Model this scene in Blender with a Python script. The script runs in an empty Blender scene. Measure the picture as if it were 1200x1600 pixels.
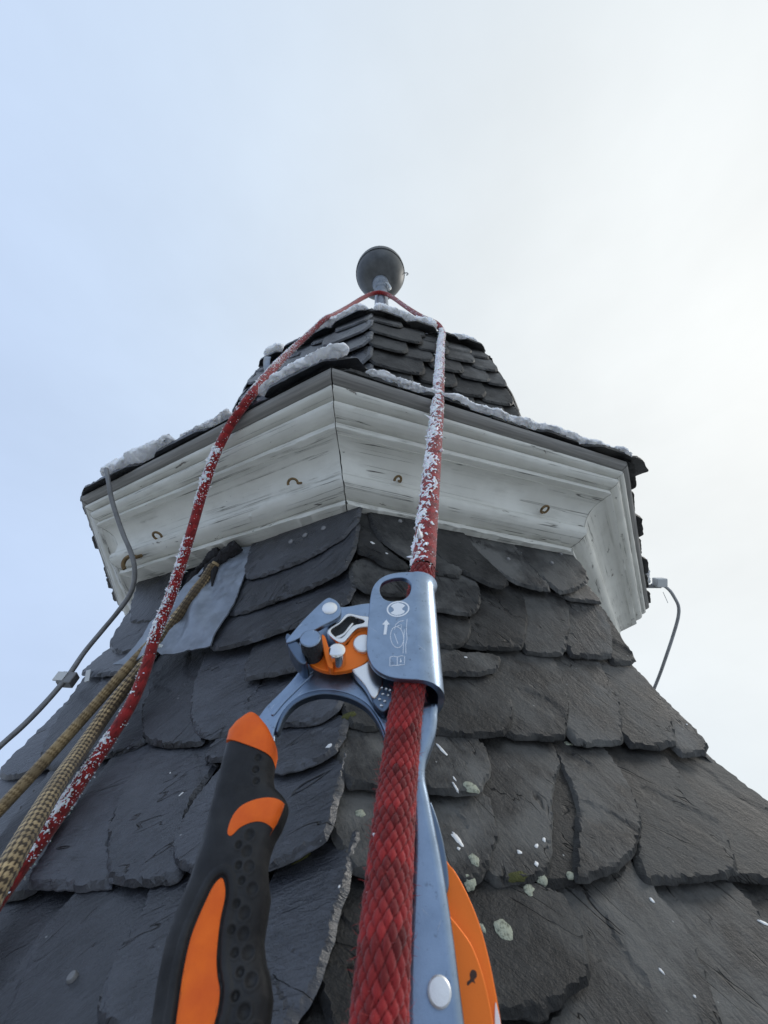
import bpy, math, random
import numpy as np
from mathutils import Vector, Matrix, noise
from mathutils.geometry import delaunay_2d_cdt

random.seed(7)
rng = np.random.default_rng(7)
scene = bpy.context.scene
COL = scene.collection
PI = math.pi

# ------------------------------------------------------------------ camera
F_PX, DIST, AZ, PITCH, ROLL, YAW = 670.7, 0.7445, -0.0803, 0.7137, 0.0274, 0.0435
CAM = np.array([0.0, -DIST, 0.0])

def ray(x, y):
    """direction (depth 1) of the sight line through a pixel of the 1200x1600 frame"""
    X = (x - 600) / F_PX; Y = -(y - 800) / F_PX
    cr, sr = math.cos(ROLL), math.sin(ROLL)
    X, Y = X * cr + Y * sr, -X * sr + Y * cr
    c, s = math.cos(PITCH), math.sin(PITCH)
    qy, qz = c - Y * s, s + Y * c
    cy, sy = math.cos(YAW), math.sin(YAW)
    return np.array([X * cy + qy * sy, -X * sy + qy * cy, qz])

def at_depth(x, y, d): return CAM + ray(x, y) * d
def at_z(x, y, z):
    r = ray(x, y); return CAM + r * (z / r[2])

cam_data = bpy.data.cameras.new('camera')
cam_data.sensor_fit = 'VERTICAL'; cam_data.sensor_height = 36; cam_data.sensor_width = 27
cam_data.lens = F_PX / 1600 * 36
cam_data.clip_start = 0.005; cam_data.clip_end = 6000
cam_data.dof.use_dof = True; cam_data.dof.focus_distance = 0.42; cam_data.dof.aperture_fstop = 26
cam = bpy.data.objects.new('camera', cam_data); COL.objects.link(cam)
fw = Vector(ray(600, 800)).normalized()
rt = Vector(ray(601, 800) - ray(600, 800)).normalized()
up = rt.cross(fw)
cam.matrix_world = Matrix.Translation(Vector(CAM)) @ Matrix((rt, up, -fw)).transposed().to_4x4()
scene.camera = cam

# ------------------------------------------------------------------ sky, sun, exposure
SUN_AZ, SUN_EL = math.radians(72), math.radians(34)
sun_dir = Vector((math.cos(SUN_EL) * math.sin(SUN_AZ), math.cos(SUN_EL) * math.cos(SUN_AZ), math.sin(SUN_EL)))
world = bpy.data.worlds.new('World'); scene.world = world; world.use_nodes = True
nt = world.node_tree; nt.nodes.clear()
def wn(t, **k):
    n = nt.nodes.new(t)
    for a, b in k.items(): setattr(n, a, b)
    return n
wout = wn('ShaderNodeOutputWorld'); wbg = wn('ShaderNodeBackground'); wbg.inputs['Strength'].default_value = 0.1
sky = wn('ShaderNodeTexSky', sky_type='NISHITA', sun_disc=False)
sky.sun_elevation = SUN_EL; sky.sun_rotation = SUN_AZ; sky.air_density = 1.0; sky.dust_density = 2.0
tc = wn('ShaderNodeTexCoord')
dot = wn('ShaderNodeVectorMath', operation='DOT_PRODUCT'); dot.inputs[1].default_value = sun_dir
nt.links.new(tc.outputs['Generated'], dot.inputs[0])
# thin high cloud: pale veil, brighter and warmer towards the sun behind it
veil = wn('ShaderNodeValToRGB'); cr_ = veil.color_ramp; cr_.interpolation = 'B_SPLINE'
cr_.elements[0].position = 0.0; cr_.elements[0].color = (0.45, 0.57, 0.82, 1)
cr_.elements[1].position = 1.0; cr_.elements[1].color = (0.83, 0.85, 0.84, 1)
for p_, c_ in ((0.45, (0.49, 0.61, 0.83, 1)), (0.66, (0.565, 0.68, 0.84, 1)), (0.85, (0.69, 0.745, 0.78, 1))):
    e_ = cr_.elements.new(p_); e_.color = c_
mr = wn('ShaderNodeMapRange'); mr.inputs[1].default_value = -1; mr.inputs[2].default_value = 1
nt.links.new(dot.outputs['Value'], mr.inputs[0]); nt.links.new(mr.outputs[0], veil.inputs[0])
cn = wn('ShaderNodeTexNoise'); cn.inputs['Scale'].default_value = 1.6; cn.inputs['Detail'].default_value = 5; cn.inputs['Roughness'].default_value = 0.55
cmap = wn('ShaderNodeMapping'); cmap.inputs['Scale'].default_value = (1, 1, 2.2); cmap.inputs['Rotation'].default_value = (0.2, 0.4, 0.3)
nt.links.new(tc.outputs['Generated'], cmap.inputs[0]); nt.links.new(cmap.outputs[0], cn.inputs['Vector'])
cmr = wn('ShaderNodeMapRange'); cmr.inputs[1].default_value = 0.3; cmr.inputs[2].default_value = 0.7; cmr.inputs[3].default_value = 7.6; cmr.inputs[4].default_value = 8.6
nt.links.new(cn.outputs['Fac'], cmr.inputs[0])
vs = wn('ShaderNodeVectorMath', operation='SCALE')
nt.links.new(veil.outputs[0], vs.inputs[0]); nt.links.new(cmr.outputs[0], vs.inputs['Scale'])
wmix = wn('ShaderNodeMix', data_type='RGBA'); wmix.inputs['Factor'].default_value = 0.97
nt.links.new(sky.outputs[0], wmix.inputs[6]); nt.links.new(vs.outputs[0], wmix.inputs[7])
nt.links.new(wmix.outputs[2], wbg.inputs['Color']); nt.links.new(wbg.outputs[0], wout.inputs[0])

sun_data = bpy.data.lights.new('sun', 'SUN'); sun_data.energy = 0.7; sun_data.angle = math.radians(14); sun_data.color = (1.0, 0.96, 0.90)
sun = bpy.data.objects.new('sun', sun_data); COL.objects.link(sun)
sun.rotation_euler = sun_dir.to_track_quat('Z', 'Y').to_euler()
vsn = scene.view_settings
vsn.view_transform = 'Standard'; vsn.look = 'None'; vsn.exposure = 0.50; vsn.gamma = 1; vsn.use_curve_mapping = False
scene.cycles.max_bounces = 6; scene.cycles.use_denoising = True

# ------------------------------------------------------------------ materials
class NB:
    def __init__(s, name):
        s.m = bpy.data.materials.new(name); s.m.use_nodes = True; s.t = s.m.node_tree
        s.b = s.t.nodes['Principled BSDF']; s.tc = None
    def n(s, t, **k):
        x = s.t.nodes.new(t)
        for a, b in k.items(): setattr(x, a, b)
        return x
    def l(s, a, b): s.t.links.new(a, b)
    def coord(s, which='Object', scale=(1, 1, 1), rot=(0, 0, 0), rnd=False):
        if s.tc is None: s.tc = s.n('ShaderNodeTexCoord')
        m = s.n('ShaderNodeMapping'); m.inputs['Scale'].default_value = scale
        m0 = s.n('ShaderNodeMapping'); m0.inputs['Rotation'].default_value = rot
        s.l(s.tc.outputs[which], m0.inputs[0]); s.l(m0.outputs[0], m.inputs[0])
        if rnd:
            if rot != (0, 0, 0):
                o2 = s.n('ShaderNodeObjectInfo'); ma = s.n('ShaderNodeMath', operation='MULTIPLY_ADD'); ma.inputs[1].default_value = 0.9; ma.inputs[2].default_value = rot[2] - .45
                cx = s.n('ShaderNodeCombineXYZ'); s.l(o2.outputs['Random'], ma.inputs[0]); s.l(ma.outputs[0], cx.inputs[2]); s.l(cx.outputs[0], m0.inputs['Rotation'])
            oi = s.n('ShaderNodeObjectInfo'); mu = s.n('ShaderNodeMath', operation='MULTIPLY'); mu.inputs[1].default_value = 37.0
            s.l(oi.outputs['Random'], mu.inputs[0]); s.l(mu.outputs[0], m.inputs['Location'])
        return m.outputs[0]
    def noise(s, vec, scale, detail=4, rough=0.55, dist=0.0):
        x = s.n('ShaderNodeTexNoise'); x.inputs['Scale'].default_value = scale; x.inputs['Detail'].default_value = detail
        x.inputs['Roughness'].default_value = rough; x.inputs['Distortion'].default_value = dist
        s.l(vec, x.inputs['Vector']); return x.outputs['Fac']
    def ramp(s, fac, *stops, interp='LINEAR'):
        r = s.n('ShaderNodeValToRGB'); r.color_ramp.interpolation = interp
        el = r.color_ramp.elements
        while len(el) < len(stops): el.new(0.5)
        for e, (p, c) in zip(el, stops):
            e.position = p; e.color = (c, c, c, 1) if not isinstance(c, tuple) else (*c, 1)
        s.l(fac, r.inputs[0]); return r.outputs[0]
    def mix(s, fac, a, b, mode='MIX'):
        x = s.n('ShaderNodeMix', data_type='RGBA', blend_type=mode)
        for i, v in ((0, fac), (6, a), (7, b)):
            if isinstance(v, (int, float)): x.inputs[i].default_value = v
            elif isinstance(v, tuple): x.inputs[i].default_value = (*v, 1)
            else: s.l(v, x.inputs[i])
        return x.outputs[2]
    def math(s, op, a, b=0.0):
        x = s.n('ShaderNodeMath', operation=op)
        for i, v in ((0, a), (1, b)):
            if isinstance(v, (int, float)): x.inputs[i].default_value = v
            else: s.l(v, x.inputs[i])
        return x.outputs[0]
    def bump(s, h, strength, dist, prev=None):
        b = s.n('ShaderNodeBump'); b.inputs['Strength'].default_value = strength; b.inputs['Distance'].default_value = dist
        s.l(h, b.inputs['Height'])
        if prev is not None: s.l(prev, b.inputs['Normal'])
        return b.outputs[0]
    def fin(s, color=None, rough=None, normal=None, **k):
        for sock, v in (('Base Color', color), ('Roughness', rough)):
            if v is None: continue
            if isinstance(v, tuple): s.b.inputs[sock].default_value = (*v, 1)
            elif isinstance(v, (int, float)): s.b.inputs[sock].default_value = v
            else: s.l(v, s.b.inputs[sock])
        if normal is not None: s.l(normal, s.b.inputs['Normal'])
        for a, b in k.items(): s.b.inputs[a.replace('_', ' ')].default_value = b
        return s.m

def slate_mat(name, c0, c1, dust, dust_amt, angle, rough0, rough1, grain, pit, spec):
    g = NB(name)
    st = g.coord(scale=(70, 480, 70), rot=(0, 0, angle), rnd=True)      # cleavage grain
    st2 = g.coord(scale=(16, 90, 16), rot=(0, 0, angle + 0.25), rnd=True)
    pl = g.coord(rnd=True)
    oi = g.n('ShaderNodeObjectInfo')
    n_big = g.noise(pl, 20, 6, 0.62); n_gr = g.noise(st, 1.0, 6, 0.65, 0.4); n_cl = g.noise(st2, 1.0, 4, 0.6, 0.8)
    n_fine = g.noise(pl, 900, 3, 0.7)
    n_mid = g.noise(pl, 75, 6, 0.68)
    base = g.mix(g.ramp(g.math('ADD', g.math('MULTIPLY', n_gr, .45), g.math('MULTIPLY', n_mid, .55)), (0.36, 0.0), (0.64, 1.0)), c0, c1)
    val = g.math('ADD', g.math('MULTIPLY', oi.outputs['Random'], 0.95), 0.52)
    vc = g.n('ShaderNodeCombineColor'); [g.l(val, vc.inputs[i]) for i in range(3)]
    dm = g.math('MULTIPLY', g.ramp(n_big, (0.44, 0.0), (0.62, 1.0)), dust_amt)
    base = g.mix(dm, base, dust)
    base = g.mix(1.0, base, vc.outputs[0], 'MULTIPLY')
    base = g.mix(g.math('MULTIPLY', g.ramp(n_fine, (0.62, 0.0), (0.75, 1.0)), 0.25), base, (0.16, 0.16, 0.15))
    vor = g.n('ShaderNodeTexVoronoi'); vor.inputs['Scale'].default_value = 120; g.l(pl, vor.inputs['Vector'])
    spk = g.math('MULTIPLY', g.ramp(vor.outputs['Distance'], (0.05, 1.0), (0.085, 0.0)), g.ramp(g.noise(pl, 60, 2), (0.60, 0.0), (0.63, 1.0)))
    base = g.mix(g.math('MULTIPLY', spk, 0.7), base, (0.42, 0.43, 0.42))
    st3 = g.coord(scale=(9, 34, 9), rot=(0, 0, angle + .1), rnd=True); n_ck = g.noise(st3, 1.0, 3, .55, .9)
    crk = g.math('MULTIPLY', g.ramp(g.math('ABSOLUTE', g.math('SUBTRACT', n_ck, 0.5)), (0.0025, 1.0), (0.008, 0.0)), g.ramp(g.noise(pl, 34, 3), (0.50, 0.0), (0.58, 1.0)))
    base = g.mix(g.math('MULTIPLY', crk, .85), base, (0.006, 0.006, 0.006))
    terr = g.ramp(n_cl, (0.36, 0.0), (0.40, 0.35), (0.52, 0.38), (0.55, 0.7), (0.64, 0.72), (0.67, 1.0))
    n_pit = g.noise(pl, 330, 4, 0.7)
    nb = g.bump(g.math('SUBTRACT', 1.0, crk), 0.9, 0.0014); nb = g.bump(terr, 0.45, 0.0008, nb)
    nb = g.bump(n_gr, grain, 0.0009, nb)
    nb = g.bump(n_pit, pit, 0.0012, nb)
    nb = g.bump(n_fine, 0.6, 0.0004, nb)
    ro = g.n('ShaderNodeMapRange'); ro.inputs[1].default_value = 0.3; ro.inputs[2].default_value = 0.7
    ro.inputs[3].default_value = rough0; ro.inputs[4].default_value = rough1; g.l(n_big, ro.inputs[0])
    return g.fin(base, ro.outputs[0], nb, Specular_IOR_Level=spec)

M = {}
M['slate_left'] = slate_mat('slate_damp_sky_tint', (0.012, 0.013, 0.0155), (0.043, 0.046, 0.055), (0.080, 0.085, 0.097), 0.40, -0.75, 0.25, 0.42, 0.50, 0.40, 0.70)  # damp slate; blue of the sky light is put into its colours
M['slate_right'] = slate_mat('slate_grey_dusty', (0.011, 0.011, 0.0113), (0.042, 0.042, 0.041), (0.108, 0.107, 0.101), 0.80, 0.9, 0.50, 0.68, 0.36, 0.62, 0.25)

g = NB('sheathing_board'); g.fin((0.015, 0.015, 0.016), 0.9); M['dark'] = g.m

def paint_mat(name, wear):
    g = NB(name)
    uv = g.coord('UV'); us = g.coord('UV', scale=(9, 300, 1)); uc = g.coord('UV', scale=(1.7, 105, 1))
    ub = g.coord('UV', scale=(16, 60, 1))
    n1 = g.noise(us, 1.0, 5, 0.62, 0.3); n2 = g.noise(uc, 1.0, 3, 0.5, 0.6); n3 = g.noise(ub, 1.0, 5, 0.65); n4 = g.noise(uv, 14, 4)
    col = g.mix(g.ramp(n4, (0.3, 0.0), (0.7, 1.0)), (0.72, 0.712, 0.645), (0.58, 0.572, 0.51))
    col = g.mix(g.math('MULTIPLY', g.ramp(n3, (0.52, 0.0), (0.75, 1.0)), 0.40), col, (0.36, 0.345, 0.29))
    zone = g.ramp(n4, (0.45, 0.0), (0.56, 1.0))
    crack = g.math('MULTIPLY', g.ramp(g.math('ABSOLUTE', g.math('SUBTRACT', n2, 0.5)), (0.003, 1.0), (0.0075, 0.0)), zone)
    col = g.mix(g.math('MULTIPLY', crack, 0.92), col, (0.035, 0.030, 0.024))
    pt = g.noise(g.coord('UV', scale=(26, 70, 1)), 1.0, 8, .72, .5)
    flake = g.ramp(pt, (0.705 - 0.042 * wear, 0.0), (0.712 - 0.042 * wear, 1.0))
    col = g.mix(flake, col, g.mix(n1, (0.10, 0.09, 0.075), (0.30, 0.27, 0.23)))
    speck = g.ramp(g.noise(g.coord('UV', scale=(120, 320, 1)), 1.0, 2), (0.74, 0.0), (0.765, 1.0))
    col = g.mix(g.math('MULTIPLY', speck, 0.8), col, (0.05, 0.045, 0.035))
    h = g.math('SUBTRACT', 1.0, g.math('ADD', g.math('MULTIPLY', crack, 1.0), flake))
    nb = g.bump(h, 0.8, 0.0012); nb = g.bump(n1, 0.3, 0.001, nb)
    return g.fin(col, 0.5, nb)
M['paint'] = paint_mat('white_paint_weathered', 0.0)
M['paint_worn'] = paint_mat('white_paint_peeling', 1.5)
g = NB('grey_wood'); v = g.coord('UV', scale=(12, 300, 1)); n_ = g.noise(v, 1, 5, .6)
g.fin(g.mix(g.ramp(n_, (.3, 0.0), (.7, 1.0)), (0.16, 0.155, 0.145), (0.32, 0.31, 0.285)), .7, g.bump(n_, .5, .001)); M['crown'] = g.m

g = NB('snow'); pn = g.coord('Object'); nb = g.bump(g.noise(pn, 420, 5, .7), .7, .002); nb = g.bump(g.noise(pn, 90, 3), .4, .004, nb)
g.fin((0.94, 0.95, 0.96), 0.55, nb, Subsurface_Weight=0.35, Subsurface_Scale=0.006, Subsurface_Radius=(1.0, 1.1, 1.3)); M['snow'] = g.m
g = NB('hoarfrost'); g.fin((0.84, 0.85, 0.88), 0.4, None, Subsurface_Weight=0.25, Subsurface_Scale=0.003); M['frost'] = g.m

def metal(name, color, rough, bumpy=0.0, var=0.15, met=1.0, scale=60, **k):
    g = NB(name); p = g.coord('Object'); n = g.noise(p, scale, 5, .6)
    c = g.mix(g.ramp(n, (.3, 0.0), (.7, 1.0)), tuple(x * (1 - var) for x in color), tuple(min(1, x * (1 + var)) for x in color))
    r = g.n('ShaderNodeMapRange'); r.inputs[3].default_value = rough * .75; r.inputs[4].default_value = rough * 1.3; g.l(n, r.inputs[0])
    nb = g.bump(g.noise(p, 2600, 3, .6), bumpy, .0003) if bumpy else None
    return g.fin(c, r.outputs[0], nb, Metallic=met, **k)
def worn_metal(name, color, rough):
    g = NB(name); p = g.coord('Object'); n = g.noise(p, 110, 6, .65); gr = g.noise(p, 420, 5, .7)
    sc = g.math('MAXIMUM', g.ramp(g.noise(g.coord(scale=(2600, 90, 90), rot=(0, 0, .5)), 1.0, 2, .5), (.735, 0.0), (.76, 1.0)), g.ramp(g.noise(g.coord(scale=(2200, 60, 60), rot=(0, 0, -.9)), 1.0, 2, .5), (.745, 0.0), (.77, 1.0)))
    c = g.mix(g.ramp(n, (.3, 0.0), (.7, 1.0)), tuple(x * .84 for x in color), tuple(x * 1.12 for x in color))
    c = g.mix(g.math('MULTIPLY', sc, .75), c, (0.62, 0.64, 0.66))
    c = g.mix(g.math('MULTIPLY', g.ramp(gr, (.60, 0.0), (.70, 1.0)), .55), c, (0.06, 0.06, 0.06))
    r = g.n('ShaderNodeMapRange'); r.inputs[3].default_value = rough * .65; r.inputs[4].default_value = rough * 1.5; g.l(n, r.inputs[0])
    nb = g.bump(g.noise(p, 2600, 3, .6), .16, .0003); nb = g.bump(sc, .3, .0002, nb)
    return g.fin(c, r.outputs[0], nb, Metallic=1.0)
M['anodised'] = worn_metal('blue_grey_anodised_aluminium', (0.25, 0.32, 0.42), 0.31)
M['anodised_dark'] = metal('dark_anodised_aluminium', (0.12, 0.16, 0.22), 0.34, 0.1, 0.1)
M['black_metal'] = metal('black_anodised', (0.035, 0.038, 0.042), 0.42, 0.1, 0.1, 0.7)
M['steel'] = metal('polished_steel', (0.72, 0.71, 0.69), 0.20, 0.05, 0.08)
M['rivet'] = metal('rivet_steel', (0.80, 0.80, 0.79), 0.42, 0.25, 0.06, 0.85)
M['orange_metal'] = metal('orange_anodised', (0.90, 0.19, 0.012), 0.42, 0.12, 0.06, 0.35)
M['zinc'] = metal('weathered_zinc', (0.085, 0.088, 0.088), 0.45, 0.15, 0.35, 0.55, 18)
M['lead'] = metal('lead_sheet', (0.25, 0.28, 0.32), 0.40, 0.25, 0.30, 0.5, 45)
M['conductor'] = metal('grey_conductor', (0.20, 0.20, 0.20), 0.5, 0.2, 0.2, 0.3, 90)
M['galvanised'] = metal('galvanised_wire', (0.42, 0.43, 0.44), 0.5, 0.2, 0.15, 0.2, 90)
M['rust'] = metal('rusty_iron', (0.19, 0.125, 0.055), 0.7, 0.4, 0.5, 0.25, 300)
g = NB('black_rubber'); p = g.coord(); g.fin(g.mix(g.ramp(g.noise(p, 90, 4), (.35, 0.0), (.7, 1.0)), (0.007, 0.007, 0.008), (0.024, 0.0235, 0.023)), g.ramp(g.noise(p, 60, 5, .7), (.35, 0.36), (.65, 0.72)), g.bump(g.noise(p, 3000, 2), .25, .0003), Specular_IOR_Level=.38); M['rubber'] = g.m
g = NB('orange_rubber'); p = g.coord(); g.fin(g.mix(g.ramp(g.noise(p, 120, 4), (.35, 0.0), (.7, 1.0)), (0.78, 0.115, 0.008), (0.92, 0.165, 0.015)), g.ramp(g.noise(p, 60, 5, .7), (.35, 0.36), (.65, 0.68)), g.bump(g.noise(p, 3000, 2), .2, .0003), Specular_IOR_Level=.3); M['orange'] = g.m
g = NB('white_print'); g.fin((0.80, 0.82, 0.84), .5); M['print'] = g.m
g = NB('white_paint_splash'); g.fin((0.80, 0.80, 0.78), .5); M['splash'] = g.m
g = NB('lichen'); p = g.coord(); g.fin(g.mix(g.ramp(g.noise(p, 500, 5, .7), (.34, 0.0), (.50, 1.0)), (0.09, 0.095, 0.07), (0.38, 0.40, 0.31)), .9, g.bump(g.noise(p, 900, 4), .8, .001)); M['lichen'] = g.m
g = NB('moss'); p = g.coord(); g.fin(g.mix(g.noise(p, 400, 4), (0.03, 0.035, 0.01), (0.12, 0.12, 0.03)), .9, g.bump(g.noise(p, 900, 4), 1.0, .001)); M['moss'] = g.m
g = NB('black_cloth'); p = g.coord(); g.fin((0.012, 0.011, 0.012), .85, g.bump(g.noise(p, 300, 4), .6, .001)); M['cloth'] = g.m
g = NB('plastic_tie'); g.fin((0.55, 0.56, 0.55), .5); M['tie'] = g.m
g = NB('brown_stain'); g.fin((0.05, 0.018, 0.008), .6); M['stain'] = g.m

def rope_mat(name, sheen=0.3, rough=0.8, dirt=.10):
    g = NB(name); a = g.n('ShaderNodeVertexColor'); a.layer_name = 'yarn'
    p = g.coord('UV', scale=(1, 1, 1)); fi = g.noise(p, 1.0, 3, .6); fo = g.noise(g.coord('Object'), 60, 4, .6)
    c = g.mix(g.ramp(fi, (.3, 0.35), (.7, 0.0)), a.outputs[0], (0.0, 0.0, 0.0))
    c = g.mix(g.math('MULTIPLY', g.ramp(fo, (.4, 0.0), (.7, 1.0)), dirt), c, (0.06, 0.045, 0.035))
    return g.fin(c, rough, g.bump(fi, .35, .0004), Sheen_Weight=sheen, Sheen_Roughness=.5, Specular_IOR_Level=.25)
M['rope'] = rope_mat('braided_polyamide')
M['rope_tan'] = rope_mat('braided_hemp_coloured', dirt=.55)

g = NB('snow_bounce_ground'); p = g.coord(); n_ = g.noise(p, .02, 8, .6)
g.fin(g.mix(g.ramp(n_, (.42, 0.0), (.55, 1.0)), (0.10, 0.10, 0.07), (0.72, 0.74, 0.77)), .9); M['ground'] = g.m  # snow cover added for its bounce light on the cornice
g = NB('tower_render'); p = g.coord(); g.fin(g.mix(g.noise(p, 2, 6), (0.45, 0.43, 0.38), (0.6, 0.58, 0.53)), .9, g.bump(g.noise(p, 60, 4), .4, .01)); M['wall'] = g.m

# ------------------------------------------------------------------ object helpers
W = {}
def link(o, parent, world_m):
    COL.objects.link(o)
    if parent is not None:
        o.parent = parent; o.matrix_parent_inverse = W[parent.name].inverted()
    o.matrix_basis = world_m; W[o.name] = world_m.copy()
    return o
def thing(name, loc, label, cat, group=None):
    o = bpy.data.objects.new(name, None); o.empty_display_size = .05
    link(o, None, Matrix.Translation(Vector(loc)))
    o['label'] = label; o['category'] = cat
    if group: o['group'] = group
    return o
def tag(o, label=None, cat=None, kind=None, group=None):
    for k_, v_ in (('label', label), ('category', cat), ('kind', kind), ('group', group)):
        if v_: o[k_] = v_
    return o
def mesh_obj(name, verts, faces, mat, parent=None, smooth=True, angle=None, uv=None, frame=None, colors=None):
    """verts in world space (or in `frame`, a 4x4 local-to-world matrix) become one mesh object"""
    v = np.asarray(verts, float)
    if frame is None:
        c = (v.min(0) + v.max(0)) / 2; v = v - c; wm = Matrix.Translation(Vector(c))
    else: wm = frame
    me = bpy.data.meshes.new(name)
    me.from_pydata([tuple(x) for x in v], [], [tuple(int(i) for i in f) for f in faces])
    if smooth:
        me.polygons.foreach_set('use_smooth', [True] * len(me.polygons))
        if angle: me.set_sharp_from_angle(angle=angle)
    if uv is not None:
        L = me.uv_layers.new(name='UVMap'); idx = np.empty(len(me.loops), int); me.loops.foreach_get('vertex_index', idx)
        L.data.foreach_set('uv', np.asarray(uv, float)[idx].astype(np.float32).ravel())
    if colors is not None:
        A = me.color_attributes.new('yarn', 'FLOAT_COLOR', 'POINT'); A.data.foreach_set('color', np.asarray(colors, np.float32).ravel())
    me.materials.append(M[mat]); me.update()
    o = bpy.data.objects.new(name, me)
    return link(o, parent, wm)

def grid_faces(nu, nv, closed_u=False, off=0):
    f = []
    for j in range(nv - 1):
        for i in range(nu if closed_u else nu - 1):
            a = j * nu + i; b = j * nu + (i + 1) % nu
            f.append((a + off, b + off, b + nu + off, a + nu + off))
    return f
def in_poly(pts, poly):
    x, y = pts[:, 0], pts[:, 1]; ins = np.zeros(len(pts), bool)
    a = poly; b = np.roll(poly, -1, 0)
    for (x0, y0), (x1, y1) in zip(a, b):
        if y0 == y1: continue
        c = ((y0 > y) != (y1 > y)) & (x < (x1 - x0) * (y - y0) / (y1 - y0) + x0); ins ^= c
    return ins
def seg_dist(pts, poly):
    a = poly; b = np.roll(poly, -1, 0); ab = b - a; L2 = (ab ** 2).sum(1) + 1e-18
    t = np.clip(((pts[:, None] - a[None]) * ab[None]).sum(2) / L2, 0, 1)
    d = np.linalg.norm(pts[:, None] - (a[None] + t[..., None] * ab[None]), axis=2)
    return d.min(1)
def chaikin(p, n=1, closed=True):
    p = np.asarray(p, float)
    for _ in range(n):
        q = np.roll(p, -1, 0); a = p * .75 + q * .25; b = p * .25 + q * .75
        p = np.stack([a, b], 1).reshape(-1, p.shape[1])
    return p
def resample(p, sp):
    p = np.asarray(p, float); q = np.vstack([p, p[:1]]); L = np.r_[0, np.cumsum(np.linalg.norm(np.diff(q, axis=0), axis=1))]
    n = max(8, int(L[-1] / sp)); s = np.linspace(0, L[-1], n, endpoint=False)
    return np.stack([np.interp(s, L, q[:, i]) for i in range(q.shape[1])], 1)
def area2(p): return 0.5 * np.sum(p[:, 0] * np.roll(p[:, 1], -1) - np.roll(p[:, 0], -1) * p[:, 1])
def cdt(rings, interior=None):
    """triangles of the region inside rings[0] and outside the others"""
    pts = np.vstack(list(rings) + ([interior] if interior is not None and len(interior) else []))
    e = []; o = 0
    for r in rings:
        n = len(r); e += [(o + i, o + (i + 1) % n) for i in range(n)]; o += n
    vo, _, fo, ov, _, _ = delaunay_2d_cdt([Vector(p) for p in pts], e, [], 0, 1e-9)
    vo = np.array([(v.x, v.y) for v in vo]); fo = np.array([f for f in fo if len(f) == 3])
    cen = vo[fo].mean(1); keep = in_poly(cen, rings[0])
    for r in rings[1:]: keep &= ~in_poly(cen, r)
    fo = fo[keep]
    t = vo[fo]; ar = (t[:, 1, 0] - t[:, 0, 0]) * (t[:, 2, 1] - t[:, 0, 1]) - (t[:, 1, 1] - t[:, 0, 1]) * (t[:, 2, 0] - t[:, 0, 0])
    fo[ar < 0] = fo[ar < 0][:, ::-1]
    return vo, fo
def nz(x, y, z=0.0): return noise.noise(Vector((x, y, z)))
def catmull(P, n=12):
    P = np.asarray(P, float); P = np.vstack([2 * P[0] - P[1], P, 2 * P[-1] - P[-2]]); out = []
    for i in range(1, len(P) - 2):
        p0, p1, p2, p3 = P[i - 1:i + 3]
        # centripetal form
        t = [0.0]
        for a, b in ((p0, p1), (p1, p2), (p2, p3)): t.append(t[-1] + max(1e-6, np.linalg.norm(b - a) ** .5))
        for s in np.linspace(t[1], t[2], n, endpoint=False):
            A1 = (t[1]-s)/(t[1]-t[0])*p0 + (s-t[0])/(t[1]-t[0])*p1; A2 = (t[2]-s)/(t[2]-t[1])*p1 + (s-t[1])/(t[2]-t[1])*p2
            A3 = (t[3]-s)/(t[3]-t[2])*p2 + (s-t[2])/(t[3]-t[2])*p3
            B1 = (t[2]-s)/(t[2]-t[0])*A1 + (s-t[0])/(t[2]-t[0])*A2; B2 = (t[3]-s)/(t[3]-t[1])*A2 + (s-t[1])/(t[3]-t[1])*A3
            out.append((t[2]-s)/(t[2]-t[1])*B1 + (s-t[1])/(t[2]-t[1])*B2)
    out.append(P[-2]); return np.array(out)
def even(P, sp):
    L = np.r_[0, np.cumsum(np.linalg.norm(np.diff(P, axis=0), axis=1))]; s = np.arange(0, L[-1], sp)
    return np.stack([np.interp(s, L, P[:, i]) for i in range(3)], 1), s
def frames(P):
    T = np.gradient(P, axis=0); T /= np.linalg.norm(T, axis=1)[:, None]
    n0 = np.cross(T[0], [0.3, 0.5, 0.8]); n0 /= np.linalg.norm(n0); Nn = [n0]
    for i in range(1, len(P)):
        v_ = Nn[-1] - T[i] * (Nn[-1] @ T[i]); Nn.append(v_ / np.linalg.norm(v_))
    Nn = np.array(Nn); return T, Nn, np.cross(T, Nn)
def tube(name, pts, rad, mat, parent, seg=12, sp=.003, smooth_n=10, jitter=0.0, seed=0.0, lump=0.0):
    P, s = even(catmull(pts, smooth_n) if len(pts) > 2 else np.asarray(pts, float), sp)
    T, A, B = frames(P); th = np.linspace(0, 2 * PI, seg, endpoint=False)
    R = rad(s / s[-1]) if callable(rad) else np.full(len(P), rad)
    if jitter: R = R * (1 + jitter * np.array([nz(seed, x * 60) for x in s]))
    V = P[:, None] + R[:, None, None] * (np.cos(th)[None, :, None] * A[:, None] + np.sin(th)[None, :, None] * B[:, None])
    V = V.reshape(-1, 3)
    if lump: V = V + np.array([np.array(noise.noise_vector(Vector(v_ * 170))) * lump + np.array(noise.noise_vector(Vector(v_ * 420))) * lump * .5 for v_ in V])
    f = grid_faces(seg, len(P), True)
    f.append(tuple(range(seg))[::-1]); f.append(tuple(range(len(V) - seg, len(V))))
    return mesh_obj(name, V, f, mat, parent, True, .8)
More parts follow.
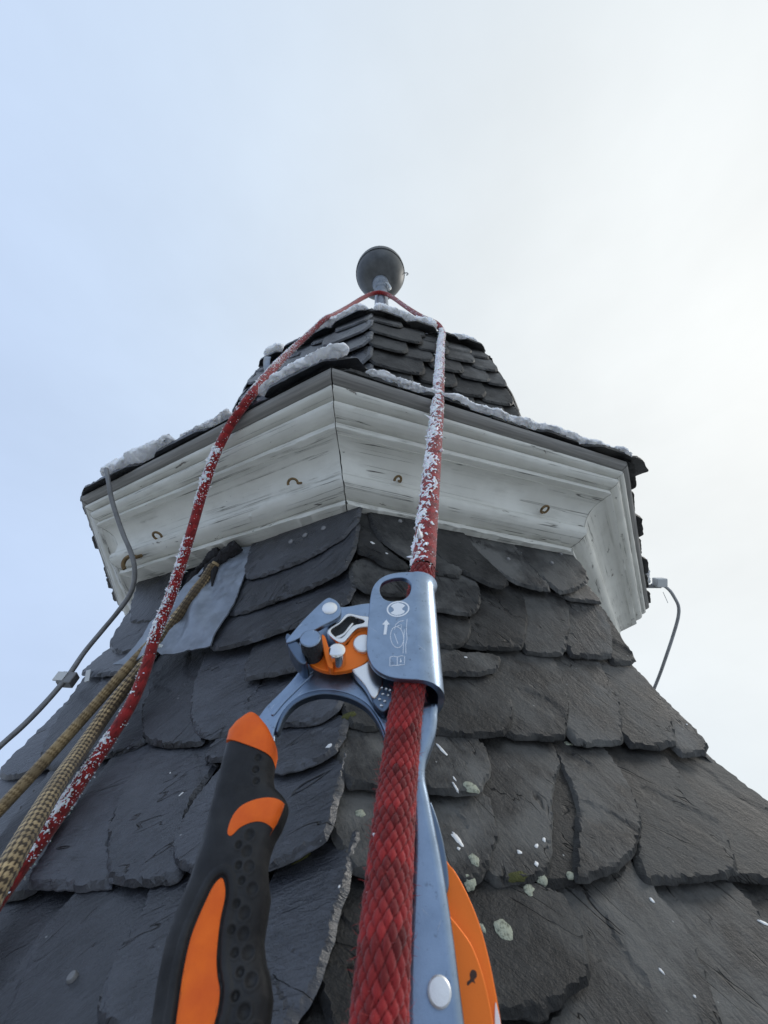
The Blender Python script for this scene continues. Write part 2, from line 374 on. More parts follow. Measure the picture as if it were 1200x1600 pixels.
def lathe(name, prof, origin, mat, parent, seg=48, axis=None, smooth_angle=.6):
    """prof: (r, h) pairs turned about `axis` (default up)"""
    ax = Vector(axis).normalized() if axis is not None else Vector((0, 0, 1))
    q = Vector((0, 0, 1)).rotation_difference(ax).to_matrix()
    th = np.linspace(0, 2 * PI, seg, endpoint=False); V = []
    for r, h in prof: V += [(r * math.cos(t), r * math.sin(t), h) for t in th]
    f = grid_faces(seg, len(prof), True)
    f.append(tuple(range(seg))[::-1]); f.append(tuple(range(len(V) - seg, len(V))))
    V = np.array(V) @ np.array(q).T + np.asarray(origin)
    return mesh_obj(name, V, f, mat, parent, True, smooth_angle)
def box(name, c, ax, half, mat, parent, bev=.15):
    """box with chamfered edges; ax = three unit vectors"""
    ax = [np.asarray(a, float) / np.linalg.norm(a) for a in ax]; V = []; b = min(half) * bev
    import itertools
    for sx, sy, sz in itertools.product((-1, 1), repeat=3):
        for k in range(3):
            h = [half[i] - (0 if i == k else b) for i in range(3)]
            V.append(np.asarray(c) + ax[0] * sx * h[0] + ax[1] * sy * h[1] + ax[2] * sz * h[2])
    import bmesh
    bm = bmesh.new(); [bm.verts.new(v_) for v_ in V]; bmesh.ops.convex_hull(bm, input=bm.verts)
    bm.verts.index_update(); vs_ = [tuple(v_.co) for v_ in bm.verts]; fs_ = [tuple(v_.index for v_ in f_.verts) for f_ in bm.faces]; bm.free()
    return mesh_obj(name, vs_, fs_, mat, parent, False)

# ------------------------------------------------------------------ unseen ground far below, added with snow to bounce light upward
gr = mesh_obj('ground', [(-3000, -3000, -24), (3000, -3000, -24), (3000, 3000, -24), (-3000, 3000, -24)], [(0, 1, 2, 3)], 'ground', None, False)
tag(gr, kind='structure')

# ------------------------------------------------------------------ the spire
spire = thing('church_spire', (0, 0, -24), 'octagonal slate clad spire with white moulded cornice and ball finial', 'spire')

def dirv(a): return np.array([math.sin(a), -math.cos(a)])
ZR = [(.36, .400), (.30, .4015), (.24, .4095), (.19, .4165), (.15, .4270), (.09, .4500), (.05, .4700), (0, .500), (-.05, .535), (-.1, .575), (-.2, .66), (-.4, .86), (-.8, 1.2), (-1.6, 1.7)]
ZRr = [(.36, .402), (.306, .405), (.239, .414), (.164, .425), (.12, .4405), (.079, .456), (.046, .473), (0, .500)] + ZR[8:]
ZRl = [(.36, .393), (.30, .395), (.261, .396), (.215, .400), (.145, .428), (.092, .446), (.05, .468), (0, .499)] + ZR[8:]
def prof(tab, z):
    a = np.array(tab)[::-1]; return np.interp(z, a[:, 0], a[:, 1])
HIP0 = [(.36, 3.0), (.303, 2.85), (.229, 2.66), (.17, 2.57), (.09, 2.32), (.056, 2.37), (.017, 2.6), (-.03, 2.6), (-.2, 1.0), (-.8, 0)]
def hip(k, z):
    k = ((k + 3) % 8) - 3
    if k == 0: r, a = prof(ZR, z), AZ + math.radians(prof(HIP0, z))
    elif k == 1: r, a = prof(ZRr, z), AZ + PI / 4
    elif k == -1: r, a = prof(ZRl, z), AZ - PI / 4
    else: r, a = prof(ZR, z), AZ + k * PI / 4
    d = dirv(a); return np.array([d[0] * r, d[1] * r, z])
def surf(k, u, z): return hip(k, z) * (1 - u) + hip(k + 1, z) * u
def face_frame(k, u, z):
    ex = hip(k + 1, z) - hip(k, z); ex /= np.linalg.norm(ex)
    ey = surf(k, u, z + .004) - surf(k, u, z - .004); ey -= ex * (ex @ ey); ey /= np.linalg.norm(ey)
    return ex, ey, np.cross(ex, ey)
def hit(k, px, py):
    """where the sight line through a pixel meets face k of the lower roof"""
    v = ray(px, py)
    def sd(t):
        P = CAM + v * t; a, b = hip(k, P[2]), hip(k + 1, P[2]); e = b - a
        return (P[0] - a[0]) * -e[1] + (P[1] - a[1]) * e[0]
    t0 = .05; s0 = sd(t0); t = t0
    while t < 1.2:
        t += .004; s1 = sd(t)
        if s0 * s1 <= 0:
            lo, hi = t - .004, t
            for _ in range(20):
                m_ = (lo + hi) / 2
                if sd(m_) * s0 > 0: lo = m_
                else: hi = m_
            return CAM + v * lo
        s0 = s1
    return CAM + v * .6
def roof_depth(px, py): return np.linalg.norm(hit(-1 if px < 540 else 0, px, py) - CAM) / np.linalg.norm(ray(px, py))

# sheathing under the slates, one sheet round all eight faces
zs = [.36, .30, .24, .19, .15, .09, .05, 0, -.05, -.1, -.2, -.4, -.8, -1.6]
V = []
for z in zs:
    for k in range(8):
        p = hip(k, z); r = np.hypot(p[0], p[1]); V.append((p[0] * (r - .022) / r, p[1] * (r - .022) / r, z))
lower_roof = mesh_obj('lower_roof', V, grid_faces(8, len(zs), True), 'slate_right', spire, False)
Vw = []
for z in (-1.6, -24):
    for k in range(8):
        d = dirv(AZ + k * PI / 4) * 1.5; Vw.append((d[0], d[1], z))
mesh_obj('tower_wall', Vw, grid_faces(8, 2, True), 'wall', spire, False)

def make_slate(pts3, fr, mat, parent, t=.0033, lift=.0115, side=0.0, off=0.0, sp=.0026, ext=.45, rag=1.0, seed=0.0, name='slate', smooth=1, edge=1.0, tuck=0.0):
    """pts3: outline on the roof surface, first two points are its top edge; fr: (ex, ey, n) of the slate"""
    ex, ey, n = fr; P = np.asarray(pts3, float); c = P.mean(0)
    L = np.stack([(P - c) @ ex, (P - c) @ ey], 1)
    hgt = L[:, 1].max() - L[:, 1].min()
    if ext:
        L[0, 1] += ext * hgt; L[1, 1] += ext * hgt
    if tuck:                                            # run on under the neighbour
        xm = (L[:, 0].min() + L[:, 0].max()) / 2; w_ = L[:, 0].max() - L[:, 0].min(); m_ = (L[:, 0] - xm) * np.sign(tuck) > .28 * w_; L[m_, 0] += tuck
    if area2(L) < 0: L = np.vstack([L[1], L[0], L[:1:-1]])
    O = resample(chaikin(L, smooth), sp)
    tan = np.roll(O, -1, 0) - np.roll(O, 1, 0); tan /= np.linalg.norm(tan, axis=1)[:, None] + 1e-12
    nin = np.stack([-tan[:, 1], tan[:, 0]], 1)
    rag = rag * .8
    j = np.array([nz(x * 130 + seed, y * 130, seed) * .7 + nz(x * 260, y * 260 + seed, 3) * .40 + 0.9 * max(0, nz(x * 55, y * 55, seed + 9) - .25) for x, y in O]) * .0022 * rag
    O = O + nin * j[:, None]
    lo, hi = O.min(0), O.max(0)
    gx, gy = np.meshgrid(np.arange(lo[0], hi[0], sp), np.arange(lo[1], hi[1], sp * .87))
    gx[1::2] += sp / 2
    G = np.stack([gx.ravel(), gy.ravel()], 1) + rng.uniform(-.25, .25, (gx.size, 2)) * sp
    G = G[in_poly(G, O)]
    if len(G):
        dG = seg_dist(G, O); G = G[dG > sp * .45]
    vo, fo = cdt([O], G)
    no = len(O); d = seg_dist(vo, O); d[:no] = 0
    ybot, ytop = L[:, 1].min(), L[:, 1].max(); yv = np.clip((vo[:, 1] - ybot) / (ytop - ybot + 1e-9), 0, 1)
    xv = (vo[:, 0] - lo[0]) / (hi[0] - lo[0] + 1e-9) - .5
    h = np.empty(len(vo))
    for i, (x, y) in enumerate(vo):
        wv = .0007 + (.0016 + .0030 * max(0.0, 1 - yv[i] * 5)) * edge * max(0.0, .25 + nz(x * 75 + seed, y * 75, 5.0 + seed))
        q = min(1.0, d[i] / wv); q = q + .25 * nz(x * 150, y * 150, seed)
        q = min(1.0, max(0.0, q)); lay = math.floor(q * 3.2) / 3.0; q = min(1.0, .35 * q + .65 * lay) if d[i] < wv else 1.0
        flat = .00022 * nz(x * 26 + seed, y * 18, 1.0) + .00020 * nz(x * 160, y * 60 + seed, 2.0)
        s_ = nz(x * 22 + y * 26 + seed * 3, y * 13 - x * 10, 7.0)
        if s_ > .36: flat -= .0007 * edge
        h[i] = t * (.18 + .82 * q) + flat * (1 if d[i] > .001 else .4)
    base = off - t + (-lift) * yv + 1.9 * side * xv          # underside; the lower edge of the face lies near the roof surface
    top = np.c_[vo, base + h]
    bot = np.c_[O - nin * .0004, base[:no]]
    Vv = np.vstack([top, bot]); nt_ = len(top)
    F = [tuple(f) for f in fo] + [(i, i + nt_, (i + 1) % no + nt_, (i + 1) % no) for i in range(no)]
    F.append(tuple(nt_ + i for i in range(no))[::-1])
    m4 = Matrix(((ex[0], ey[0], n[0], c[0]), (ex[1], ey[1], n[1], c[1]), (ex[2], ey[2], n[2], c[2]), (0, 0, 0, 1)))
    return mesh_obj(name, Vv, F, mat, parent, True, .36, frame=m4)

def px_slate(k, poly, **kw):
    P = np.array([hit(k, x, y) for x, y in poly]); c = P.mean(0)
    a, b = hip(k, c[2]), hip(k + 1, c[2]); u = ((c - a) @ (b - a)) / ((b - a) @ (b - a))
    fr = face_frame(k, u, c[2]); dist = np.linalg.norm(c - CAM)
    kw.setdefault('sp', min(.0036, max(.0015, dist * .0062)))
    kw.setdefault('seed', c[0] * 91 + c[2] * 57)
    return make_slate(P, fr, kw.pop('mat'), lower_roof, **kw)

# ---- slates of the right-hand face
HR = .0035
right = [
 # (outline, extra height, side tilt)
 ([(556,806),(592,806),(594,834),(612,860),(641,882),(639,889),(604,887),(584,868),(554,858)], .001, .002),
 ([(583,800),(652,808),(668,850),(664,882),(640,880),(612,858),(592,832)], .0045, .002),
 ([(640,812),(700,826),(728,836),(728,903),(690,897),(660,880)], .000, .002),
 ([(680,824),(730,834),(752,862),(801,912),(776,924),(736,901),(680,862)], .003, .002),
 ([(726,834),(816,850),(826,876),(868,927),(832,921),(800,909),(756,868)], .002, .002),
 ([(810,848),(897,864),(914,884),(925,910),(880,932),(864,921),(828,876)], .004, .002),
 ([(870,905),(925,905),(945,937),(941,942),(882,933)], -.001, .001),
 ([(550,872),(642,886),(647,926),(630,934),(551,922)], .002, .002),
 ([(636,886),(752,912),(755,936),(745,956),(728,965),(680,953),(638,946)], .003, .003),
 ([(549,915),(640,925),(640,972),(549,966)], .000, .002),
 ([(620,938),(740,962),(743,982),(728,1004),(712,1015),(660,1005),(620,1000)], .002, .002),
 ([(744,918),(830,922),(833,948),(822,1004),(814,1015),(737,1008),(731,1000),(744,960)], -.001, .0025),
 ([(828,922),(897,932),(900,960),(889,1008),(884,1023),(815,1015)], -.001, .0025),
 ([(893,930),(944,936),(960,967),(962,1021),(955,1029),(886,1020)], -.001, .0025),
 ([(948,945),(975,980),(990,1008),(1005,1036),(955,1033)], -.003, .0015),
 ([(546,955),(640,985),(700,1012),(782,1018),(784,1036),(770,1056),(680,1055),(540,1050)], .002, .003),
 ([(538,1035),(680,1045),(790,1050),(805,1096),(801,1134),(782,1153),(680,1146),(612,1132),(585,1137),(534,1122)], .001, .003),
 ([(780,1016),(882,1020),(896,1080),(887,1147),(880,1153),(795,1146),(790,1100)], -.001, .003),
 ([(878,1022),(954,1030),(972,1080),(979,1152),(975,1162),(888,1156)], -.001, .003),
 ([(950,1030),(1002,1037),(1041,1084),(1058,1134),(1061,1169),(976,1160)], -.001, .003),
 ([(1005,1040),(1045,1086),(1083,1123),(1125,1175),(1062,1176)], -.003, .002),
 ([(530,1115),(680,1130),(757,1150),(769,1190),(766,1215),(748,1241),(735,1243),(680,1239),(600,1229),(530,1223)], .002, .003),
 ([(526,1205),(640,1220),(768,1225),(783,1290),(778,1318),(756,1374),(735,1386),(700,1378),(640,1366),(528,1352)], .001, .003),
 ([(760,1150),(886,1150),(888,1172),(874,1210),(868,1270),(868,1345),(850,1371),(770,1376),(776,1300),(770,1240)], -.001, .002),
 ([(868,1140),(888,1150),(900,1197),(913,1242),(918,1300),(914,1366),(890,1374),(850,1372),(866,1270)], -.0045, .002),
 ([(887,1152),(966,1160),(990,1215),(1006,1262),(1007,1290),(997,1326),(975,1350),(939,1368),(912,1372),(915,1300),(908,1240)], .000, .002),
 ([(964,1160),(1056,1166),(1112,1251),(1140,1292),(1160,1353),(1150,1365),(1034,1372),(1018,1356),(1010,1320),(1000,1260)], -.002, .003),
 ([(1054,1166),(1127,1178),(1184,1221),(1232,1262),(1310,1365),(1155,1371),(1148,1330),(1108,1251)], -.003, .002),
 ([(532,1348),(680,1365),(884,1378),(907,1425),(922,1470),(928,1533),(903,1544),(865,1574),(856,1593),(786,1584),(700,1560),(600,1610),(494,1620)], .0005, .003),
 ([(884,1370),(1022,1352),(1044,1389),(1085,1434),(1112,1515),(1140,1600),(1160,1690),(860,1690),(866,1590),(915,1500)], -.002, .003),
 ([(1034,1372),(1157,1367),(1232,1440),(1310,1690),(1150,1690),(1110,1510),(1080,1430)], -.003, .003),
 ([(1150,1366),(1330,1360),(1420,1500),(1420,1690),(1300,1690),(1230,1440)], -.004, .003),
]
right += [([(690,1480),(880,1480),(900,1740),(690,1740)], -.006, .002), ([(512,1470),(700,1500),(700,1740),(475,1740)], -.006, .002), ([(540,1330),(700,1340),(720,1400),(700,1480),(530,1480)], -.007, .002)]
for i, (poly, off, side) in enumerate(right):
    px_slate(0, poly, mat='slate_right', off=off, side=side, ext=.30 if i < 7 else .38, tuck=-.005 if min(q[0] for q in poly) > 575 else 0.0)

# ---- slates of the left-hand face
left = [
 ([(385,850),(563,786),(558,828),(482,878),(430,898),(399,908),(384,905),(382,880)], .006, .0),
 ([(385,890),(558,812),(552,882),(507,913),(444,938),(371,964),(356,961),(364,940)], .005, .0),
 ([(360,945),(553,870),(550,938),(525,952),(465,983),(402,1004),(343,1020),(328,1015),(334,995)], .004, .0),
 ([(390,998),(549,930),(544,1010),(510,1036),(465,1050),(387,1065),(380,1059),(383,1030)], .003, .0),
 ([(375,1062),(542,1010),(533,1096),(519,1111),(491,1130),(443,1132),(380,1134),(372,1100)], .001, .0),
 ([(330,1143),(430,1128),(538,1090),(531,1165),(491,1198),(425,1212),(350,1186),(318,1182),(312,1172)], .003, .0),
 ([(350,1180),(527,1180),(525,1250),(514,1303),(490,1326),(423,1363),(310,1368),(276,1352),(267,1327),(278,1284),(315,1213)], .003, .0),
 ([(400,1345),(536,1300),(533,1360),(520,1420),(499,1510),(470,1572),(438,1625),(390,1650),(385,1480)], .001, .0),
 ([(205,890),(262,880),(264,960),(238,969),(206,975),(197,966),(202,930)], .000, -.002),
 ([(192,955),(262,948),(250,1000),(210,1013),(177,1021),(168,1011),(171,995)], .000, -.002),
 ([(165,1005),(250,995),(215,1041),(170,1054),(128,1054),(122,1049),(140,1030)], .000, -.002),
 ([(255,880),(330,855),(320,960),(262,975),(250,960)], -.011, -.002),
 ([(318,860),(400,840),(392,930),(330,960),(316,950)], -.011, -.002),
 ([(245,950),(330,940),(330,1035),(245,1050),(238,1020)], -.011, -.002),
 ([(245,1025),(318,1010),(306,1060),(296,1110),(312,1154),(268,1161),(229,1161),(215,1135),(216,1100),(226,1070)], -.001, -.003),
 ([(310,1010),(395,1000),(394,1060),(386,1138),(345,1148),(312,1150),(298,1133),(292,1100),(300,1050)], -.000, -.003),
 ([(372,1045),(480,1030),(462,1110),(400,1145),(376,1142)], -.002, -.002),
 ([(140,1040),(255,1020),(226,1075),(219,1147),(178,1171),(118,1184),(116,1150),(124,1110)], -.002, -.003),
 ([(86,1085),(160,1045),(134,1110),(124,1182),(96,1192),(62,1197),(52,1180),(70,1130)], -.003, -.002),
 ([(84,1096),(128,1075),(75,1186),(2,1214),(-18,1204),(20,1165)], -.004, -.001),
 ([(225,1145),(352,1135),(322,1185),(284,1253),(274,1310),(270,1363),(228,1376),(163,1379),(162,1345),(166,1280),(195,1205)], -.0005, -.003),
 ([(165,1152),(236,1140),(186,1242),(168,1290),(165,1376),(120,1384),(71,1383),(38,1388),(44,1363),(89,1285)], -.001, -.003),
 ([(70,1170),(190,1142),(95,1290),(52,1362),(30,1392),(-30,1402),(-62,1398),(0,1285)], -.002, -.003),
 ([(-40,1215),(85,1180),(12,1285),(-60,1392),(-170,1400)], -.003, -.002),
 ([(-60,1385),(125,1370),(0,1528),(-110,1670),(-330,1660),(-160,1470)], -.001, -.003),
 ([(104,1372),(228,1366),(200,1447),(172,1489),(150,1573),(150,1650),(120,1690),(-110,1690),(-10,1540)], -.0005, -.003),
 ([(205,1364),(292,1358),(425,1350),(415,1500),(400,1660),(205,1632),(146,1590),(143,1574),(168,1490),(194,1447)], -.001, -.003),
]
for i, (poly, off, side) in enumerate(left):
    px_slate(-1, poly, mat='slate_left', off=off, side=side, ext=.25 if i < 8 else .38, tuck=.005 if i >= 8 else 0.0)

# ---- regular slates of the side faces and of the courses below the picture
def course_slates(k, z0, z1, step, ncols, mat, mirror, sp=.005):
    z = z0; row = 0
    while z > z1:
        zb = z - step
        n_ = max(3, int(round(np.linalg.norm(hip(k + 1, z) - hip(k, z)) / ncols))); sh = .35 * (row % 2)
        for i in range(-1, n_ + 1):
            u0, u1 = max(0.0, (i + sh) / n_), min(1.0, (i + 1 + sh) / n_)
            if u1 - u0 < .15 / n_ or u0 >= 1: continue
            jz = random.uniform(-.004, .004); e = .12 / n_
            a, b = (min(1.0, u1 + e), u0) if mirror else (max(0.0, u0 - e), u1)
            q = [surf(k, min(a, b), z), surf(k, max(a, b), z)]
            um = (u1 - u0) * .3
            if mirror: q += [surf(k, max(a, b), zb + jz), surf(k, u0 + um, zb + jz), surf(k, u0 + um * .3, zb + step * .12 + jz), surf(k, u0, zb + step * .35)]
            else: q += [surf(k, u1, zb + step * .35), surf(k, u1 - um * .3, zb + step * .12 + jz), surf(k, u1 - um, zb + jz), surf(k, min(a, b), zb + jz)]
            fr = face_frame(k, (u0 + u1) / 2, (z + zb) / 2)
            make_slate(q, fr, mat, lower_roof, sp=sp, side=-.003 if mirror else .003, off=-.006 + random.uniform(-.0006, .0006), seed=random.uniform(0, 50), ext=.3)
        z = zb; row += 1
course_slates(1, .33, -.10, .066, .085, 'slate_right', False, .008)
course_slates(-2, .33, -.10, .066, .085, 'slate_left', True, .008)
course_slates(0, -.052, -.21, .07, .09, 'slate_right', False, .006)
course_slates(-1, -.058, -.21, .07, .09, 'slate_left', True, .006)
course_slates(1, -.13, -.27, .07, .11, 'slate_right', False, .008)
course_slates(-2, -.13, -.27, .07, .11, 'slate_left', True, .008)

# ------------------------------------------------------------------ cornice
ZA, ZB, ZC = .3945, .3648, .3078
cA = {0: at_z(518, 584, ZA), 1: at_z(978, 729, ZA), 2: at_z(1013, 950, ZA), -1: at_z(129, 783, ZA), -2: at_z(186, 946, ZA)}
cB = {0: at_z(524, 664, ZB), 1: at_z(954, 769, ZB), -1: at_z(153, 818, ZB)}
cC = {0: at_z(541, 787, ZC), 1: at_z(894, 862, ZC), -1: at_z(186, 897, ZC)}
for k in range(-3, 5):
    if k not in cA: d = dirv(AZ + k * PI / 4) * .5; cA[k] = np.array([d[0], d[1], ZA])
    s_ = np.array([cA[k][0], cA[k][1]])
    if k not in cB: cB[k] = np.array([s_[0] * .932, s_[1] * .932, ZB])
    if k not in cC: cC[k] = np.array([s_[0] * .81, s_[1] * .81, ZC])
def K(k): return ((k + 3) % 8) - 3
def corn(k, w, dr=0.0, dz=0.0):
    """point of corner k on the raking line of the cornice: w 0 = foot, 1 = fillet, 2 = crown"""
    k = K(k); p = cC[k] * (1 - w) + cB[k] * w if w <= 1 else cB[k] * (2 - w) + cA[k] * (w - 1)
    o = np.array([p[0], p[1], 0]); o /= np.linalg.norm(o)
    return p + o * dr + np.array([0, 0, dz])
cornice = mesh_obj('cornice', [corn(k, w, -.022, .012) for w in (0, 1, 2) for k in range(8)], grid_faces(8, 3, True), 'dark', spire, False)
PROFS = {   # (radius, height) of each moulded board, foot to crown: soffits and upright faces
 'bed_moulding': [(.374, .3070), (.4040, .3072), (.4050, .3080), (.4048, .3128), (.4010, .3136), (.4010, .3148), (.4075, .3150), (.4140, .3162), (.4205, .3188), (.4252, .3228), (.4272, .3272), (.4268, .3312), (.4240, .3345), (.412, .337)],
 'cove_board': [(.412, .3335), (.4248, .3338), (.4262, .3395), (.4292, .3455), (.4340, .3515), (.4400, .3558), (.4470, .3588), (.4530, .3598), (.4560, .3598), (.4560, .372)],
 'fillet_strip': [(.446, .3608), (.4630, .3610), (.4646, .3618), (.4652, .3680), (.4628, .3688), (.450, .3692)],
 'ovolo_board': [(.450, .3690), (.4620, .3698), (.4700, .3702), (.4765, .3718), (.4815, .3748), (.4840, .3775), (.4842, .3798), (.472, .3806)],
 'crown_board': [(.474, .3826), (.4890, .3828), (.4936, .3840), (.4966, .3862), (.4974, .3886), (.4966, .3896), (.484, .3902)],
 'crown_strip': [(.486, .3920), (.4990, .3922), (.5045, .3932), (.5085, .3958), (.5098, .3992), (.5085, .4020), (.490, .404)]}
def to_w(r, z):
    if z <= .3648: w = (z - .3078) / .057; return (w, r - (.404 + .060 * w), 0.0) if w >= 0 else (0.0, r - .404, z - .3078)
    w = 1 + (z - .3648) / .0297; return (w, r - (.464 + .042 * (w - 1)), 0.0) if w <= 2 else (2.0, r - .506, z - .3945)
PROFS = {a: [to_w(r, z) for r, z in b] for a, b in PROFS.items()}
FACE_SIDE = {0: 'right', -1: 'left'}
for k in range(-4, 4):
    near = k in (-2, -1, 0, 1)
    for bi, (nm, pr) in enumerate(PROFS.items()):
        prd = np.array(pr)
        nseg = 110 if k in (-1, 0) else (40 if near else 2)
        Lf = np.linalg.norm(corn(k + 1, 1) - corn(k, 1)); V = []; UV = []
        a_ = [corn(k, *q) for q in prd]; b_ = [corn(k + 1, *q) for q in prd]
        acc = np.r_[0, np.cumsum([np.linalg.norm(a_[i + 1] - a_[i]) for i in range(len(a_) - 1)])]
        nrm = np.cross(corn(k + 1, 1) - corn(k, 1), corn(k, 1.5) - corn(k, .5)); nrm /= np.linalg.norm(nrm)
        gj = [(.0004 + .0022 * max(0.0, nz(j * .8 + bi * 3.1, k * 2.3, 4.0)) * (1.6 if nm == 'bed_moulding' else 1)) / Lf for j in range(len(pr))]
        for i in range(nseg + 1):
            for j in range(len(pr)):
                t_ = gj[j] + (1 - 2 * gj[j]) * i / nseg
                p = a_[j] * (1 - t_) + b_[j] * t_
                if near:
                    am = .0006 if nm != 'bed_moulding' else (.0013 if k < 0 else .0008)
                    x_ = t_ * Lf
                    p = p + nrm * am * (nz(x_ * 24, j * .9 + k, bi) + .5 * nz(x_ * 110, j * 2.1, bi + k) + (.8 * nz(x_ * 42, j * 3.3, bi + k + 9.0) if nm == 'bed_moulding' else 0))
                V.append(p); UV.append((t_ * Lf + k * 3.1, acc[j] + bi * .37))
        n = len(pr); f = [(i * n + j, (i + 1) * n + j, (i + 1) * n + j + 1, i * n + j + 1) for i in range(nseg) for j in range(n - 1)]
        f += [tuple(range(n))[::-1], tuple(range(nseg * n, nseg * n + n))]
        mt = 'crown' if nm == 'crown_strip' else ('paint_worn' if nm in ('bed_moulding', 'crown_board') or k in (1, -2) else 'paint')
        mesh_obj(nm, V, f, mt, cornice, True, .9, uv=UV)
# flashing sheet of the small roof over the cornice
apron = mesh_obj('eave_roof', [corn(k, 2.0, .004, .0098) for k in range(8)] + [np.array([.025 + dirv(AZ + k * PI / 4)[0] * .36, dirv(AZ + k * PI / 4)[1] * .36, .475]) for k in range(8)], grid_faces(8, 2, True), 'dark', spire, False)

def eave_point(k, u, out=0.0, upz=0.0):
    return corn(k, 2.0, out, upz) * (1 - u) + corn(k + 1, 2.0, out, upz) * u
def eave_slates(k, cuts, mat):
    a, b = corn(k, 2), corn(k + 1, 2); ex = (b - a) / np.linalg.norm(b - a)
    up_ = np.array([0, 0, 1.0]); outw = np.cross(ex, up_)
    ey = -outw * .90 + up_ * .435; ey -= ex * (ex @ ey); ey /= np.linalg.norm(ey); n = np.cross(ex, ey)
    for i, (u0, u1, dy, dz) in enumerate(cuts):
        p = [eave_point(k, u0) - outw * .055 + up_ * .03, eave_point(k, u1) - outw * .055 + up_ * .03,
             eave_point(k, u1) + outw * (.010 + dy), eave_point(k, u0) + outw * (.013 + dy)]
        p = [q + up_ * (.0105 + dz) for q in p]
        make_slate(p, (ex, ey, n), mat, apron, t=.0055, lift=.0, sp=.0035, ext=0, rag=.8, seed=i * 3.3 + k * 7, smooth=1, off=.0, side=.0)
eave_slates(-1, [(-.05, .34, .004, .000), (.29, .62, .000, .003), (.57, .72, -.012, .001), (.64, .84, -.003, .001), (.74, 1.065, .004, .0055)], 'slate_left')
eave_slates(0, [(-.03, .26, -.004, .001), (.22, .47, -.003, .004), (.43, .68, -.005, .001), (.62, .86, -.002, .004), (.80, 1.13, .005, .001)], 'slate_right')
for k_, m_ in ((1, 'slate_right'), (-2, 'slate_left')):
    eave_slates(k_, [(i / 7 - .03, (i + 1) / 7 + .03, random.uniform(-.004, .003), .003 * (i % 2)) for i in range(7)], m_)

# screw eyes and hooks in the cove
def cove_point(k, px, py):
    a, b, c = corn(k, .27, 0, .009), corn(k, .96), corn(k + 1, .96); n = np.cross(b - a, c - a); n /= np.linalg.norm(n)
    v = ray(px, py); t = ((a - CAM) @ n) / (v @ n); 
    if n @ (CAM - a) < 0: n = -n
    return CAM + v * t, n
def ring(name, c, n, ax, R, r, parent, mat, a0=0.0, a1=2 * PI, tail=True):
    ax = np.asarray(ax, float); ax -= n * (ax @ n); ax /= np.linalg.norm(ax)
    e2 = n * .45 + np.cross(n, ax) * .9; e2 /= np.linalg.norm(e2)
    cen = c + n * .004 + e2 * R; pts = [c - n * .004, c + n * .003] if tail else []
    pts += [cen + R * (-e2 * math.cos(t) + ax * math.sin(t)) for t in np.linspace(a0, a1, 18)]
    return tube(name, np.array(pts), r, mat, parent, 8, .0009, 3, .15, R)
for k_, px_, py_, R_, a1_, axd in ((0, 848, 800, .0052, 5.9, (.75, .1, .6)), (0, 624, 752, .0045, 4.0, (.2, .1, 1)), (-1, 468, 755, .0052, 3.6, (.25, 0, 1)), (-1, 254, 842, .0056, 5.9, (.9, .2, .5)), (-1, 230, 866, .0095, 3.0, (-.7, 0, .75))):
    c_, n_ = cove_point(k_, px_, py_)
    if R_ > .009: c_ = c_ + n_ * .013
    ring('screw_eye', c_, n_, axd, R_, 0.0014 if R_ < .009 else .0024, cornice, 'rust', 0, a1_)

# ------------------------------------------------------------------ slate drum above the cornice
DC = np.array([.023, 0.0])
DR = [(.40, .382), (.60, .380), (.72, .378), (.80, .371), (.86, .360), (.885, .352), (.92, .31), (1.0, .22), (1.15, .12), (1.35, .065), (1.62, .040)]
def dhip(k, z):
    d = dirv(AZ + math.radians(.3 if K(k) == 0 else 0) + k * PI / 4) * np.interp(z, [a for a, _ in DR], [b for _, b in DR]); return np.array([DC[0] + d[0], DC[1] + d[1], z])
def dsurf(k, u, z): return dhip(k, z) * (1 - u) + dhip(k + 1, z) * u
zs = [a for a, _ in DR]; V = []
for z in zs:
    for k in range(8):
        p = dhip(k, z); v_ = p[:2] - DC; r = np.linalg.norm(v_); q = DC + v_ * (r - .014) / r; V.append((q[0], q[1], z))
drum = mesh_obj('upper_roof', V, grid_faces(8, len(zs), True), 'dark', spire, False)
